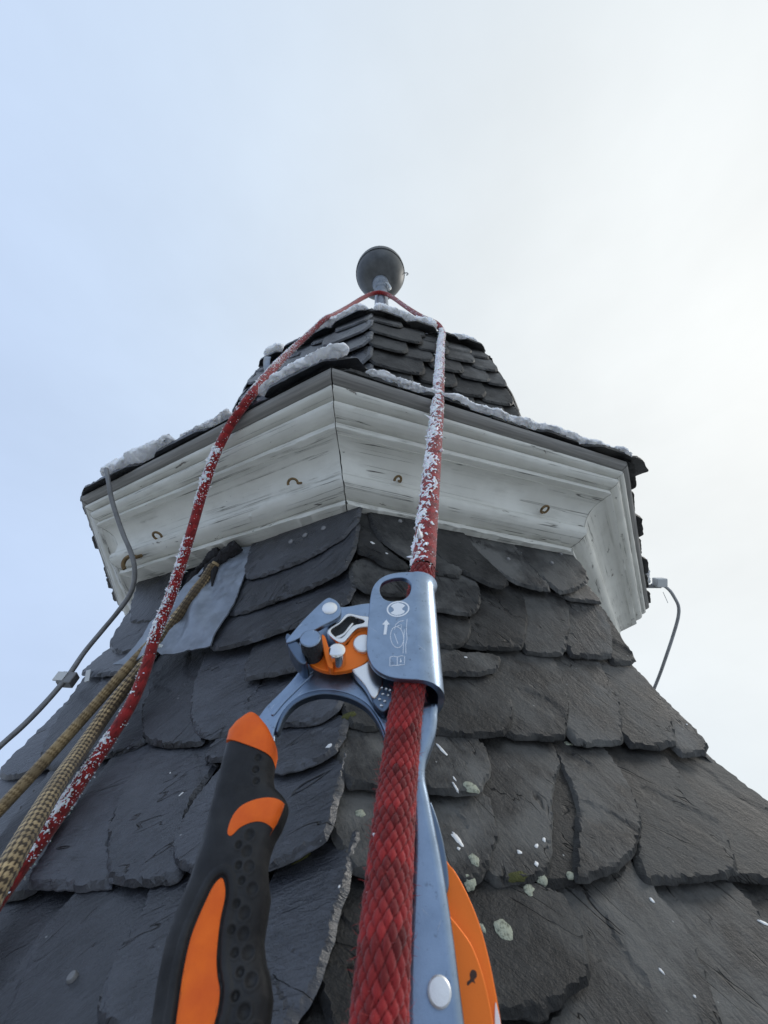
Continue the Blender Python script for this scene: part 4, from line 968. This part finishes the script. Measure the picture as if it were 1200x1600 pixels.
# ------------------------------------------------------------------ lightning conductors
lc = thing('lightning_conductor', at_depth(0, 1166, .385), 'grey lightning conductor rod running down outside the left edge of the roof', 'conductor')
ez = edge_depth(167, 735, .418)
spec = [(166, 733, ez - .020), (169, 750, ez - .034), (174, 778, .525), (182, 805, .520), (193, 836, .515), (204, 862, .510), (210, 885, .506), (210, 906, .504), (203, 929, .503), (184, 956, .500), (160, 985, .50), (132, 1019, .475), (108, 1054, .45), (80, 1088, .43), (40, 1130, .41), (0, 1166, .392), (-60, 1222, .37)]
tube('rod', [at_depth(*q) for q in spec] + [hip(-1, z) * np.array([1.05, 1.05, 1]) for z in (-.02, -.12, -.26, -.45)], .0027, 'conductor', lc, 12, .002, 10, .06, 1.0)
cc_ = at_depth(106, 1062, .448); dv = at_depth(80, 1088, .43) - at_depth(132, 1019, .475); fx = np.cross(dv, fw); fx /= np.linalg.norm(fx); fz = np.cross(dv / np.linalg.norm(dv), fx)
cl = box('clamp', cc_, (dv, fx, fz), (.0065, .0075, .0050), 'conductor', lc)
box('clamp_plate', cc_ - fx * .006 + fz * .005, (dv, fx, fz), (.0050, .0050, .0010), 'tie', cl)
box('clamp_tail', at_depth(137, 1056, .452), (dv * .8 + fx * .02, np.cross(dv * .8 + fx * .02, fz), fz), (.0075, .0022, .0006), 'tie', cl)
lathe('clamp_screw', [(.003, 0), (.003, .003), (.0022, .0036)], cc_ - fz * .0068, 'steel', cl, 12, axis=-fz)
e1 = at_depth(166, 733, ez - .012)
box('eave_clip', at_depth(180, 733, ez - .004), (rt, up, fw), (.006, .003, .004), 'conductor', lc)
box('eave_clip', at_depth(196, 728, ez + .004), (rt, up, fw), (.0025, .005, .003), 'conductor', lc)
rc = thing('lightning_conductor', at_depth(1030, 1055, .84), 'thin grey conductor wire with white clip at the right end of the cornice', 'conductor')
tube('rod', [at_depth(*q) for q in ((1018, 914, .80), (1034, 914, .80), (1045, 921, .80), (1054, 934, .805), (1060, 947, .81), (1060, 962, .815), (1051, 995, .825), (1041, 1025, .83), (1030, 1056, .845), (1012, 1100, .87))], .0029, 'galvanised', rc, 10, .002)
c2 = at_depth(1031, 910, .795); box('clip', c2, (rt, up, fw), (.010, .008, .008), 'tie', rc); box('clip_bracket', at_depth(1020, 916, .80), (rt, up, fw), (.014, .003, .004), 'conductor', rc)
tube('clip_thread', [at_depth(*q) for q in ((1036, 925, .79), (1040, 934, .79), (1044, 943, .79))], .0005, 'tie', rc, 6, .002)
# lead strap and wire on the drum
st_ = [at_depth(x, y, d) for x, y, d in ((420, 560, .925), (419, 580, .885), (422, 600, .85), (428, 620, .815))]
T_ = np.array(st_)
strap_v = []; 
for i, p in enumerate(catmull(T_, 8)): 
    for w_ in (-.007, 0, .007): strap_v.append(p - np.array(fw) * (.012 + .004 * math.sin(i * .5) - abs(w_) * .25) + np.array(rt) * w_)
nst = len(strap_v) // 3; sv = np.array(strap_v); sv2 = sv + np.array(fw) * .002
mesh_obj('lead_strap', np.vstack([sv, sv2]), grid_faces(3, nst) + [tuple(x + 3 * nst for x in f)[::-1] for f in grid_faces(3, nst)] + [(i * 3, i * 3 + 3 * nst, (i + 1) * 3 + 3 * nst, (i + 1) * 3) for i in range(nst - 1)] + [(i * 3 + 2, (i + 1) * 3 + 2, (i + 1) * 3 + 2 + 3 * nst, i * 3 + 2 + 3 * nst) for i in range(nst - 1)], 'lead', drum, True)
wire_e = [at_depth(*q) for q in ((401, 596, .80), (396, 610, .775), (389, 622, .76), (384, 626, .758))]
tube('wire', wire_e, .0018, 'tie', drum, 8, .002); box('wire_clamp', at_depth(387, 627, .752), (rt, up, fw), (.006, .005, .004), 'tie', drum)

# ------------------------------------------------------------------ the ascender
DT = at_depth(652, 895, .222); DB = at_depth(690, 1600, .102)
DV = DT - DB; DV /= np.linalg.norm(DV); DU = np.array(rt) - DV * (np.array(rt) @ DV); DU /= np.linalg.norm(DU); DN = np.cross(DU, DV)
if DN @ (CAM - DT) < 0: DN = -DN
def dev(px, py, n=0.0):
    """pixel -> (u, v) on the ascender's plane lifted by n"""
    v = ray(px, py); o = DT + DN * n; t = ((o - CAM) @ DN) / (v @ DN); q = CAM + v * t - o; return np.array([q @ DU, q @ DV])
def dw(u, v, n): return DT + DU * u + DV * v + DN * n
asc = thing('rope_ascender', dw(0, -.16, 0), 'blue grey metal hand ascender with black and orange grip, clamped on the red rope', 'ascender')
def smooth_closed(p, n=6):
    p = np.asarray(p, float); N_ = len(p); out = []
    for i in range(N_):
        a, b, c, d = p[i - 1], p[i], p[(i + 1) % N_], p[(i + 2) % N_]
        for t in np.linspace(0, 1, n, endpoint=False): out.append(.5 * ((2 * b) + (c - a) * t + (2 * a - 5 * b + 4 * c - d) * t * t + (3 * b - a - 3 * c + d) * t ** 3))
    return np.array(out)
def inset(r, b):
    t = np.roll(r, -1, 0) - np.roll(r, 1, 0); t /= np.linalg.norm(t, axis=1)[:, None] + 1e-12; return r + np.stack([-t[:, 1], t[:, 0]], 1) * b
def plate(name, outline, n0, n1, mat, parent, holes=(), bev=.0006, px=True, sm=6, at_n=None, sharp=.7, sp=.0006):
    """extruded plate; outline traced on the face n1 (pixels) or given as (u, v)"""
    q = n1 if at_n is None else at_n
    rings = [np.array([dev(x, y, q) for x, y in outline]) if px else np.asarray(outline, float)] + [np.array([dev(x, y, q) for x, y in h]) if px else np.asarray(h, float) for h in holes]
    rings = [resample(smooth_closed(r, sm) if sm else r, sp) for r in rings]
    rings = [r if (area2(r) > 0) == (i == 0) else r[::-1] for i, r in enumerate(rings)]
    layers = [(0, n0)] + [(bev * (1 - math.cos(a)), n1 - bev * (1 - math.sin(a))) for a in np.linspace(0, PI / 2, 4 if bev < .001 else 9)]
    V = []; F = []; o = 0
    for r in rings:
        n_ = len(r)
        for b, nn in layers: V += [(x, y, nn) for x, y in (inset(r, b) if b else r)]
        for L_ in range(len(layers) - 1): F += [(o + L_ * n_ + i, o + L_ * n_ + (i + 1) % n_, o + (L_ + 1) * n_ + (i + 1) % n_, o + (L_ + 1) * n_ + i) for i in range(n_)]
        o += n_ * len(layers)
    for b, nn, flip in ((bev, n1, False), (0, n0, True)):
        vo, fo = cdt([inset(r, b) if b else r for r in rings]); k0 = len(V); V += [(x, y, nn) for x, y in vo]; F += [tuple(int(x) + k0 for x in (f[::-1] if flip else f)) for f in fo]
    m4 = Matrix(((DU[0], DV[0], DN[0], DT[0]), (DU[1], DV[1], DN[1], DT[1]), (DU[2], DV[2], DN[2], DT[2]), (0, 0, 0, 1)))
    return mesh_obj(name, V, F, mat, parent, True, sharp, frame=m4)
def pin(name, px, py, n0, n1, r, mat, parent, dome=.0004, seg=40, knurl=False):
    u, v = dev(px, py, n1)
    if not knurl: return lathe(name, [(r, 0), (r, n1 - n0 - .0004), (r - .0004, n1 - n0), (r * .5, n1 - n0 + dome * .75), (.00001, n1 - n0 + dome)], dw(u, v, n0), mat, parent, seg, axis=DN)
    H = n1 - n0; N_ = 120; prof_h = np.linspace(0, H - .0008, 46); V = []
    th = np.linspace(0, 2 * PI, N_, endpoint=False)
    for h in prof_h:
        q = 15 * th / (2 * PI); p = h / .0012
        kn = np.abs(np.sin(PI * (q + p))) * np.abs(np.sin(PI * (q - p))); rr = r * (1 - .10 + .10 * np.clip(kn * 1.6, 0, 1)) if .0006 < h < H - .0012 else np.full(N_, r * .95)
        V += [dw(u, v, n0) + DU * a * math.cos(t) + DV * a * math.sin(t) + DN * h for a, t in zip(rr, th)]
    for a, h in ((r, H - .0008), (r, H - .0004), (r * .92, H), (r * .5, H + .0002), (1e-5, H + .0002)): V += [dw(u, v, n0) + DU * a * math.cos(t) + DV * a * math.sin(t) + DN * h for t in th]
    return mesh_obj(name, np.array(V), grid_faces(N_, 51, True), mat, parent, True, .5)

WALL = .0024; RC = .0102            # channel wall, outer radius
# frame: rear plate with arch, right leg and lug behind the cam
frame = plate('frame', [(388, 1140), (400, 1124), (416, 1102), (440, 1078), (460, 1056), (471, 1038), (466, 1018), (474, 985), (505, 952), (545, 946), (577, 941), (640, 940), (664, 945), (664, 1060), (672, 1100), (672, 1140), (660, 1172), (655, 1200), (660, 1240), (655, 1300), (655, 1400), (655, 1520), (655, 1700), (650, 1700), (640, 1700), (637, 1600), (638, 1500), (636, 1400), (632, 1300), (620, 1220), (607, 1185), (602, 1158), (592, 1130), (576, 1107), (555, 1092), (530, 1083), (502, 1081), (476, 1087), (456, 1099), (441, 1117), (431, 1140), (426, 1166), (408, 1170)], -.0078, -.0030, 'anodised', asc, bev=.0012, at_n=-.003)
leg = plate('leg', [(681, 1096), (684, 1116), (682, 1140), (674, 1166), (666, 1190), (665, 1215), (671, 1245), (680, 1290), (690, 1340), (700, 1400), (709, 1460), (718, 1530), (727, 1600), (740, 1710), (630, 1710), (628, 1600), (630, 1500), (636, 1400), (640, 1300), (636, 1200), (640, 1110)], -.0100, -.0012, 'anodised', asc, bev=.0027, at_n=-.002)
plate('leg_back_strip', [(672, 1252), (681, 1272), (690, 1302), (697, 1336), (701, 1368), (701, 1388), (694, 1396), (680, 1340), (668, 1280)], -.0125, -.0100, 'anodised_dark', asc, at_n=-.010)
# groove on the arm: raised rib
plate('arm_rib', [(424, 1112), (440, 1094), (462, 1072), (486, 1050), (489, 1053), (466, 1076), (444, 1098), (429, 1116), (424, 1117)], -.0034, -.0024, 'anodised', frame, bev=.0004, at_n=-.0024)
plate('arch_lip', [(431, 1142), (440, 1115), (455, 1096), (476, 1083), (502, 1077), (530, 1079), (557, 1088), (579, 1104), (595, 1128), (605, 1158), (610, 1186), (606, 1187), (601, 1158), (591, 1131), (575, 1109), (554, 1095), (529, 1087), (502, 1085), (478, 1091), (459, 1102), (445, 1119), (435, 1142)], -.0060, -.0022, 'anodised_dark', frame, bev=.0006, at_n=-.0024)

# shell: flat flange with eye, rolled round the rope
NF = RC
fl_pts = [(645, 893), (624, 893), (604, 897), (592, 904), (583, 914), (579, 927), (577, 945), (575, 975), (572, 1005), (573, 1022), (579, 1038), (589, 1049), (604, 1057), (621, 1061), (645, 1062)]
uc = dev(648, 985, NF)[0] * 1.0
UC = dev(649, 985, 0)[0]
flange_uv = [dev(x, y, NF) for x, y in fl_pts]; flange_uv = np.array([[min(u, UC), v] for u, v in flange_uv]); flange_uv[0, 0] = UC; flange_uv[-1, 0] = UC
hole_px = [(601, 908), (616, 903), (632, 903), (641, 910), (642, 920), (638, 930), (628, 937), (612, 939), (600, 935), (594, 925), (595, 915)]
hole_uv = resample(smooth_closed(np.array([dev(x, y, NF) for x, y in hole_px]), 6), .0005)
if area2(hole_uv) > 0: hole_uv = hole_uv[::-1]
# dense flange outline (open along the fold)
fo_ = []
for a, b in zip(flange_uv[:-1], flange_uv[1:]): fo_ += [a + (b - a) * t for t in np.linspace(0, 1, 8, endpoint=False)]
fo_.append(flange_uv[-1]); fo_ = np.array(fo_)
for _ in range(30): fo_[1:-1] = fo_[1:-1] * .5 + (fo_[:-2] + fo_[2:]) * .25
vt, vb = fo_[0, 1], fo_[-1, 1]; nfold = 30
fold = np.stack([np.full(nfold, UC), np.linspace(vb, vt, nfold)], 1)[1:-1]
ringF = np.vstack([fo_, fold])
if area2(ringF) < 0: ringF = ringF[::-1]
V = []; F = []
for ri, r in enumerate((ringF, hole_uv)):
    n_ = len(r); o = len(V); LY = [(0, NF - WALL), (0, NF - .0005), (.0002, NF - .00012), (.0005, NF)]
    for b, nn in LY:
        q = inset(r, b) if b else r
        if ri == 0: q = np.where((np.abs(r[:, :1] - UC) < 1e-7) & np.array([[True, False]]), r, q)
        V += [(x, y, nn) for x, y in q]
    for L_ in range(3): F += [(o + L_ * n_ + i, o + L_ * n_ + (i + 1) % n_, o + (L_ + 1) * n_ + (i + 1) % n_, o + (L_ + 1) * n_ + i) for i in range(n_)]
tops = [np.array(V[3 * len(ringF):4 * len(ringF)])[:, :2], np.array(V[4 * len(ringF) + 3 * len(hole_uv):])[:, :2]]
for rr_, nn, fl_ in ((tops, NF, False), ([ringF, hole_uv], NF - WALL, True)):
    vo, fo = cdt(rr_); k0 = len(V); V += [(x, y, nn) for x, y in vo]; F += [tuple(int(x) + k0 for x in (f[::-1] if fl_ else f)) for f in fo]
# rolled part: angle 90 (front) -> -100 (back)
ang = np.linspace(PI / 2, -1.75, 40); nvv = 26; o = len(V)
v_low = dev(681, 1092, 0)[1]; v_top_r = dev(685, 918, 0)[1]
def lims(a):
    q = (PI / 2 - a) / (PI / 2)
    if q <= 1: top = vt + (v_top_r - vt) * (q ** 2.2); low = vb + (v_low - vb) * (q ** 1.5)
    else: top = v_top_r; low = v_low - .006 * (q - 1)
    return top, low
for R_, inner in ((RC, 0), (RC - WALL, 1)):
    for a in ang:
        tp, lw = lims(a)
        for j in range(nvv):
            v_ = lw + (tp - lw) * j / (nvv - 1); flare = 1 + .16 * max(0, 1 - abs(v_ - tp) / .005) ** 2 * max(0, math.cos(a))
            V.append((UC + R_ * math.cos(a) * flare, v_, R_ * math.sin(a) * flare))
na_ = len(ang)
def gi(s_, i, j): return o + s_ * na_ * nvv + i * nvv + j
for i in range(na_ - 1):
    for j in range(nvv - 1): F.append((gi(0, i, j), gi(0, i + 1, j), gi(0, i + 1, j + 1), gi(0, i, j + 1))[::-1]); F.append((gi(1, i, j), gi(1, i + 1, j), gi(1, i + 1, j + 1), gi(1, i, j + 1)))
    F.append((gi(0, i, 0), gi(0, i + 1, 0), gi(1, i + 1, 0), gi(1, i, 0))); F.append((gi(0, i, nvv - 1), gi(1, i, nvv - 1), gi(1, i + 1, nvv - 1), gi(0, i + 1, nvv - 1)))
m4d = Matrix(((DU[0], DV[0], DN[0], DT[0]), (DU[1], DV[1], DN[1], DT[1]), (DU[2], DV[2], DN[2], DT[2]), (0, 0, 0, 1)))
shell = mesh_obj('shell', V, F, 'anodised', asc, True, .6, frame=m4d)

# white print on the flange
def pr(name, poly, sm=0, holes=()): return plate(name, poly, NF - .0002, NF + .00012, 'print', shell, holes=holes, bev=.00002, sm=sm, sp=.00025)
def line_px(name, pts, w):
    pts = np.asarray(pts, float); t = np.gradient(pts, axis=0); t /= np.linalg.norm(t, axis=1)[:, None]; n_ = np.stack([-t[:, 1], t[:, 0]], 1) * w / 2
    return pr(name, list(map(tuple, np.vstack([pts + n_, (pts - n_)[::-1]]))))
def zp(x, y): return (540 + x / 6.667, 880 + y / 6.667)
ell = lambda cx, cy, rx, ry, n=40, tilt=-.12: [zp(cx + rx * math.cos(t) * math.cos(tilt) - ry * math.sin(t) * math.sin(tilt), cy + rx * math.cos(t) * math.sin(tilt) + ry * math.sin(t) * math.cos(tilt)) for t in np.linspace(0, 2 * PI, n, endpoint=False)]
pr('ring_mark', ell(547, 476, 119, 82), 0, [ell(547, 476, 104, 69)])
pr('emblem', [zp(*q) for q in ((470, 448), (497, 424), (545, 410), (592, 422), (622, 442), (606, 456), (588, 470), (592, 484), (618, 498), (606, 518), (566, 536), (520, 540), (480, 526), (468, 514), (492, 502), (504, 488), (500, 472))])
pr('arrow_mark', [zp(*q) for q in ((425, 588), (460, 636), (438, 640), (424, 742), (394, 742), (408, 640), (380, 638))])
for i, L_ in enumerate([[(q[0], q[1]) for q in ell(536, 770, 68, 110, 26)] + [ell(536, 770, 68, 110, 26)[0]], [zp(505, 730), zp(545, 838)], [zp(510, 690), zp(520, 640), zp(560, 606), zp(610, 596)], [zp(540, 655), zp(585, 640), zp(575, 690)], [zp(640, 580), zp(632, 700), zp(640, 790), zp(626, 850), zp(628, 940)], [zp(612, 690), zp(606, 800), zp(598, 940)],
    [zp(462, 978), zp(500, 968), zp(538, 976), zp(580, 964), zp(615, 968), zp(612, 1058), zp(575, 1056), zp(538, 1066), zp(500, 1062), zp(460, 1072), zp(462, 978)], [zp(538, 976), zp(538, 1066)]]):
    line_px('line_mark', L_, 0.75 if i < 6 else 0.8)
pr('small_mark', [zp(574, 985), zp(584, 1030), zp(566, 1032)])

# folded tab with upper pin
tab_px = [(508, 936), (520, 935), (530, 943), (533, 955), (527, 965), (500, 979), (470, 996), (450, 1004), (447, 1001), (452, 994), (476, 966)]
tab = plate('pin_tab', tab_px, .0062, .0088, 'anodised', asc, bev=.0005, at_n=.0088)
plate('tab_wall', [(447, 1000), (452, 994), (470, 1012), (480, 1034), (476, 1042), (466, 1036), (452, 1014)], -.0040, .0080, 'anodised_dark', asc, bev=.0006, at_n=.006)
pin('rivet', 515, 949, .0080, .0094, .0034, 'rivet', tab)
pin('cam_pin', 516, 952, -.0040, .0066, .0030, 'steel', asc)
# toothed cam
cam_px = [(511, 985), (528, 972), (539, 961), (546, 958), (560, 961), (580, 965), (582, 980), (572, 979), (560, 981), (552, 987), (544, 996), (537, 1003), (528, 1003), (518, 996)]
cam_h = [(517, 984), (531, 974), (541, 965), (547, 962), (558, 965), (569, 969), (567, 973), (554, 976), (546, 982), (539, 991), (533, 996), (525, 995)]
camb = plate('cam', cam_px, .0012, .0062, 'steel', asc, holes=[cam_h], bev=.0005, at_n=.0062)
plate('cam_web', [(516, 984), (541, 964), (570, 968), (552, 978), (534, 997), (524, 996)], .0010, .0026, 'black_metal', camb, bev=.0003, at_n=.0026)  # black colour stands in for the shade inside the cam hole
plate('cam_rib', [(524, 994), (536, 988), (544, 978), (550, 972), (553, 974), (547, 982), (538, 992), (527, 998)], .0022, .0044, 'steel', camb, bev=.0006, at_n=.0044)
plate('cam_jaw', [(545, 1036), (582, 1030), (598, 1062), (594, 1078), (584, 1091), (570, 1070)], -.0014, .0030, 'steel', asc, bev=.0007, at_n=.0030)
jaw = plate('jaw_tip', [(588, 1050), (622, 1050), (622, 1078), (612, 1100), (600, 1112), (588, 1104), (582, 1090), (592, 1074)], -.0022, .0022, 'anodised_dark', asc, bev=.0006, at_n=.0022)
for i, (x_, y_) in enumerate(((596, 1074), (603, 1076), (598, 1084), (606, 1086), (593, 1092), (601, 1095), (609, 1078), (596, 1102))):
    u_, v_ = dev(x_, y_, .0024); lathe('tooth', [(.0007, 0), (.0005, .0006), (.0001, .0013)], dw(u_, v_, .0021), 'steel', jaw, 8, axis=DN * .8 + DU * .4 - DV * .4)
# orange lever
plate('lever', [(484, 1030), (490, 1020), (505, 1012), (525, 1010), (541, 1008), (547, 1000), (555, 991), (566, 985), (580, 982), (586, 1000), (584, 1020), (574, 1034), (562, 1041), (546, 1047), (525, 1050), (506, 1048), (491, 1042), (483, 1036)], .0012, .0034, 'orange_metal', asc, bev=.0004, at_n=.0032)
plate('lever_fold', [(503, 997), (508, 997), (513, 1012), (521, 1043), (515, 1046), (508, 1030)], .0030, .0074, 'orange_metal', asc, bev=.0003, at_n=.0060)
kb = pin('knob', 485, 997, .0030, .0150, .0043, 'black_metal', asc, knurl=True)
pin('knob_cap', 485, 996.5, .0146, .0153, .0041, 'anodised', kb, .0001)
pin('stop_pin', 526.5, 1015, .0030, .0120, .0033, 'steel', asc)
pin('rivet', 568, 1004, .0030, .0050, .0044, 'rivet', asc)
pin('rivet', 687, 1549, -.0022, .0006, .0029, 'rivet', leg, .0001)
# pulley cheeks behind the leg
chk = plate('pulley_cheek', [(690, 1345), (703, 1352), (714, 1366), (731, 1398), (749, 1442), (763, 1492), (775, 1550), (784, 1605), (795, 1700), (700, 1700), (680, 1450)], -.0180, -.0160, 'orange_metal', asc, bev=.0004, at_n=-.0160)
chk2 = plate('pulley_cheek', [(690, 1420), (704, 1432), (722, 1454), (738, 1478), (754, 1520), (766, 1570), (774, 1620), (784, 1700), (690, 1700)], -.0150, -.0130, 'orange_metal', asc, bev=.0004, at_n=-.0130)
plate('grease_stain', [(734, 1522), (738, 1515), (744, 1518), (745, 1526), (741, 1531), (743, 1537), (738, 1534), (731, 1540), (730, 1534), (735, 1530)], -.0131, -.01285, 'stain', chk2, bev=.00003, at_n=-.0129, sp=.0003)
plate('white_edge', [(774, 1566), (777, 1575), (782, 1600), (782, 1640), (776, 1640), (773, 1600)], -.0161, -.0155, 'print', chk, bev=.0001, at_n=-.0157, sp=.0005)

# grip
gl = [(360, 1150), (356, 1165), (349, 1195), (335, 1250), (319, 1315), (300, 1375), (281, 1420), (263, 1470), (250, 1530), (240, 1600), (234, 1660), (230, 1720)]
grr = [(430, 1172), (428, 1185), (425, 1212), (429, 1234), (444, 1248), (450, 1258), (447, 1270), (438, 1292), (428, 1308), (420, 1330), (416, 1352), (418, 1380), (421, 1400), (416, 1432), (410, 1468), (413, 1500), (421, 1530), (425, 1560), (420, 1602), (414, 1640), (416, 1720)]
gL = np.array([dev(x, y, .0) for x, y in gl]); gR = np.array([dev(x, y, .0) for x, y in grr])
def mono(a): i = np.argsort(a[:, 1]); return a[i]
gL, gR = mono(gL), mono(gR)
vs_g = np.linspace(max(gL[0, 1], gR[0, 1]), min(gL[-1, 1], gR[-1, 1]), 330)
ul = np.interp(vs_g, gL[:, 1], gL[:, 0]); ur = np.interp(vs_g, gR[:, 1], gR[:, 0])
for _ in range(6): ul[1:-1] = (ul[:-2] + 2 * ul[1:-1] + ul[2:]) / 4; ur[1:-1] = (ur[:-2] + 2 * ur[1:-1] + ur[2:]) / 4
GD, GP = .0070, 3.4
def grip_n(u, v):
    a = np.interp(v, vs_g, ul); b = np.interp(v, vs_g, ur); t = np.clip((u - (a + b) / 2) / ((b - a) / 2), -1, 1)
    return GD * (1 - np.abs(t) ** GP) ** (1 / GP) - .0005
inlay_px = [(346, 1368), (352, 1378), (353, 1400), (345, 1440), (340, 1490), (341, 1520), (345, 1548), (341, 1580), (334, 1610), (326, 1680), (268, 1690), (270, 1610), (276, 1560), (284, 1510), (296, 1460), (314, 1416), (332, 1380)]
inlay = resample(smooth_closed(np.array([dev(x, y, GD) for x, y in inlay_px]), 6), .0005)
if area2(inlay) < 0: inlay = inlay[::-1]
crescent_px = [(356, 1303), (358, 1290), (366, 1272), (380, 1258), (402, 1249), (425, 1246), (442, 1250), (449, 1260), (444, 1272), (436, 1290), (430, 1300), (424, 1290), (410, 1284), (394, 1285), (376, 1293), (362, 1306)]
crescent = resample(smooth_closed(np.array([dev(x, y, GD * .9) for x, y in crescent_px]), 5), .0005)
crescent[:, 0] = np.minimum(crescent[:, 0], np.interp(crescent[:, 1], vs_g, ur) - .0004)
if area2(crescent) < 0: crescent = crescent[::-1]
dim = [zq for zq in [(403, 1182), (399, 1201), (400, 1219), (389, 1303), (372, 1319), (385, 1329), (372, 1351), (388, 1352), (377, 1375), (393, 1387), (369, 1411), (381, 1425), (361, 1452), (379, 1458), (366, 1488), (386, 1487), (374, 1518), (391, 1530), (367, 1556), (380, 1580), (368, 1610), (395, 1615)]]
dim_uv = np.array([dev(x, y, GD) for x, y in dim]); dim_r = np.array([.0011 if i < 3 else (.0010 + .0004 * (i % 2)) for i in range(len(dim))])
nt_s = 110; V = []; ts = np.linspace(-1, 1, nt_s)
ts = np.sign(ts) * (1 - (1 - np.abs(ts)) ** 1.5)
for v_, a, b in zip(vs_g, ul, ur):
    u = (a + b) / 2 + ts * (b - a) / 2; n_ = GD * (1 - np.abs(ts) ** GP) ** (1 / GP) - .0005
    pt = np.stack([u, np.full_like(u, v_)], 1)
    dd = np.linalg.norm(pt[:, None] - dim_uv[None], axis=2) / dim_r[None]; n_ = n_ - (.00075 * np.clip(1 - dd ** 2, 0, 1)).max(1) + (.00018 * np.clip(1 - ((dd - 1.25) / .35) ** 2, 0, 1)).max(1)
    di = seg_dist(pt, inlay); n_ = n_ - .0007 * np.clip(1 - (di / .0006) ** 2, 0, 1) + .0005 * np.clip(1 - ((di - .0016) / .0012) ** 2, 0, 1) * (~in_poly(pt, inlay))
    V += [(x, v_, q) for x, q in zip(u, n_)]
nrow = len(vs_g); F = grid_faces(nt_s, nrow); o = len(V)
for v_, a, b in zip(vs_g, ul, ur):
    u = (a + b) / 2 + ts * (b - a) / 2; V += [(x, v_, q) for x, q in zip(u, -.011 * (1 - np.abs(ts) ** 3) ** (1 / 3) - .0005)]
F += [f[::-1] for f in grid_faces(nt_s, nrow, False, o)]
for e in (0, nt_s - 1): F += [(e + j * nt_s, o + e + j * nt_s, o + e + (j + 1) * nt_s, e + (j + 1) * nt_s) for j in range(nrow - 1)]
for j in (0, nrow - 1): F += [(j * nt_s + i, j * nt_s + i + 1, o + j * nt_s + i + 1, o + j * nt_s + i) for i in range(nt_s - 1)]
grip = mesh_obj('grip', V, F, 'rubber', asc, True, 1.0, frame=m4d)
def pad(name, ring_uv, lift, mat, parent, dome=.0004):
    lo, hi = ring_uv.min(0), ring_uv.max(0); gx, gy = np.meshgrid(np.arange(lo[0], hi[0], .0007), np.arange(lo[1], hi[1], .0007)); G = np.stack([gx.ravel(), gy.ravel()], 1)
    G = G[in_poly(G, ring_uv)]; G = G[seg_dist(G, ring_uv) > .0004]; vo, fo = cdt([ring_uv], G); d = seg_dist(vo, ring_uv)
    n_ = grip_n(vo[:, 0], vo[:, 1]) + lift + dome * (1 - np.exp(-d / .0005)); top = np.c_[vo, n_]; no = len(ring_uv); bot = np.c_[ring_uv, n_[:no] - .0012]; k0 = len(top)
    return mesh_obj(name, np.vstack([top, bot]), [tuple(f) for f in fo] + [(i, i + k0, (i + 1) % no + k0, (i + 1) % no) for i in range(no)], mat, parent, True, .9, frame=m4d)
pad('orange_inlay', inset(inlay, .0004), -.0001, 'orange', grip); pad('orange_band', crescent, .0002, 'orange', grip, .0003)
# orange collar round the top of the grip
V = []; rows = [(357, 1162, 428, 1188, 1.00), (360, 1150, 431, 1174, 1.05), (370, 1138, 430, 1163, 1.05), (382, 1128, 424, 1150, .92), (388, 1124, 416, 1142, .80)]
for lx, ly, rx, ry, sc in rows:
    a, b = dev(lx, ly, 0), dev(rx, ry, 0); c_ = (a + b) / 2; hw = np.linalg.norm(b - a) / 2 * (1.015); dirn = (b - a) / np.linalg.norm(b - a)
    for t in np.linspace(0, 2 * PI, 48, endpoint=False):
        cx_, sx_ = math.cos(t), math.sin(t); x = np.sign(cx_) * abs(cx_) ** .62 * hw; n_ = np.sign(sx_) * abs(sx_) ** .62 * (.0070 if sx_ > 0 else .0110) * sc
        p = c_ + dirn * x; V.append((p[0], p[1] + (.0014 * (1 - (x / hw) ** 2) if ly < 1155 else -.0006), n_))
F = grid_faces(48, len(rows), True) + [tuple(range(48))[::-1], tuple(range(48 * (len(rows) - 1), 48 * len(rows)))]
mesh_obj('orange_collar', V, F, 'orange', asc, True, .8, frame=m4d)
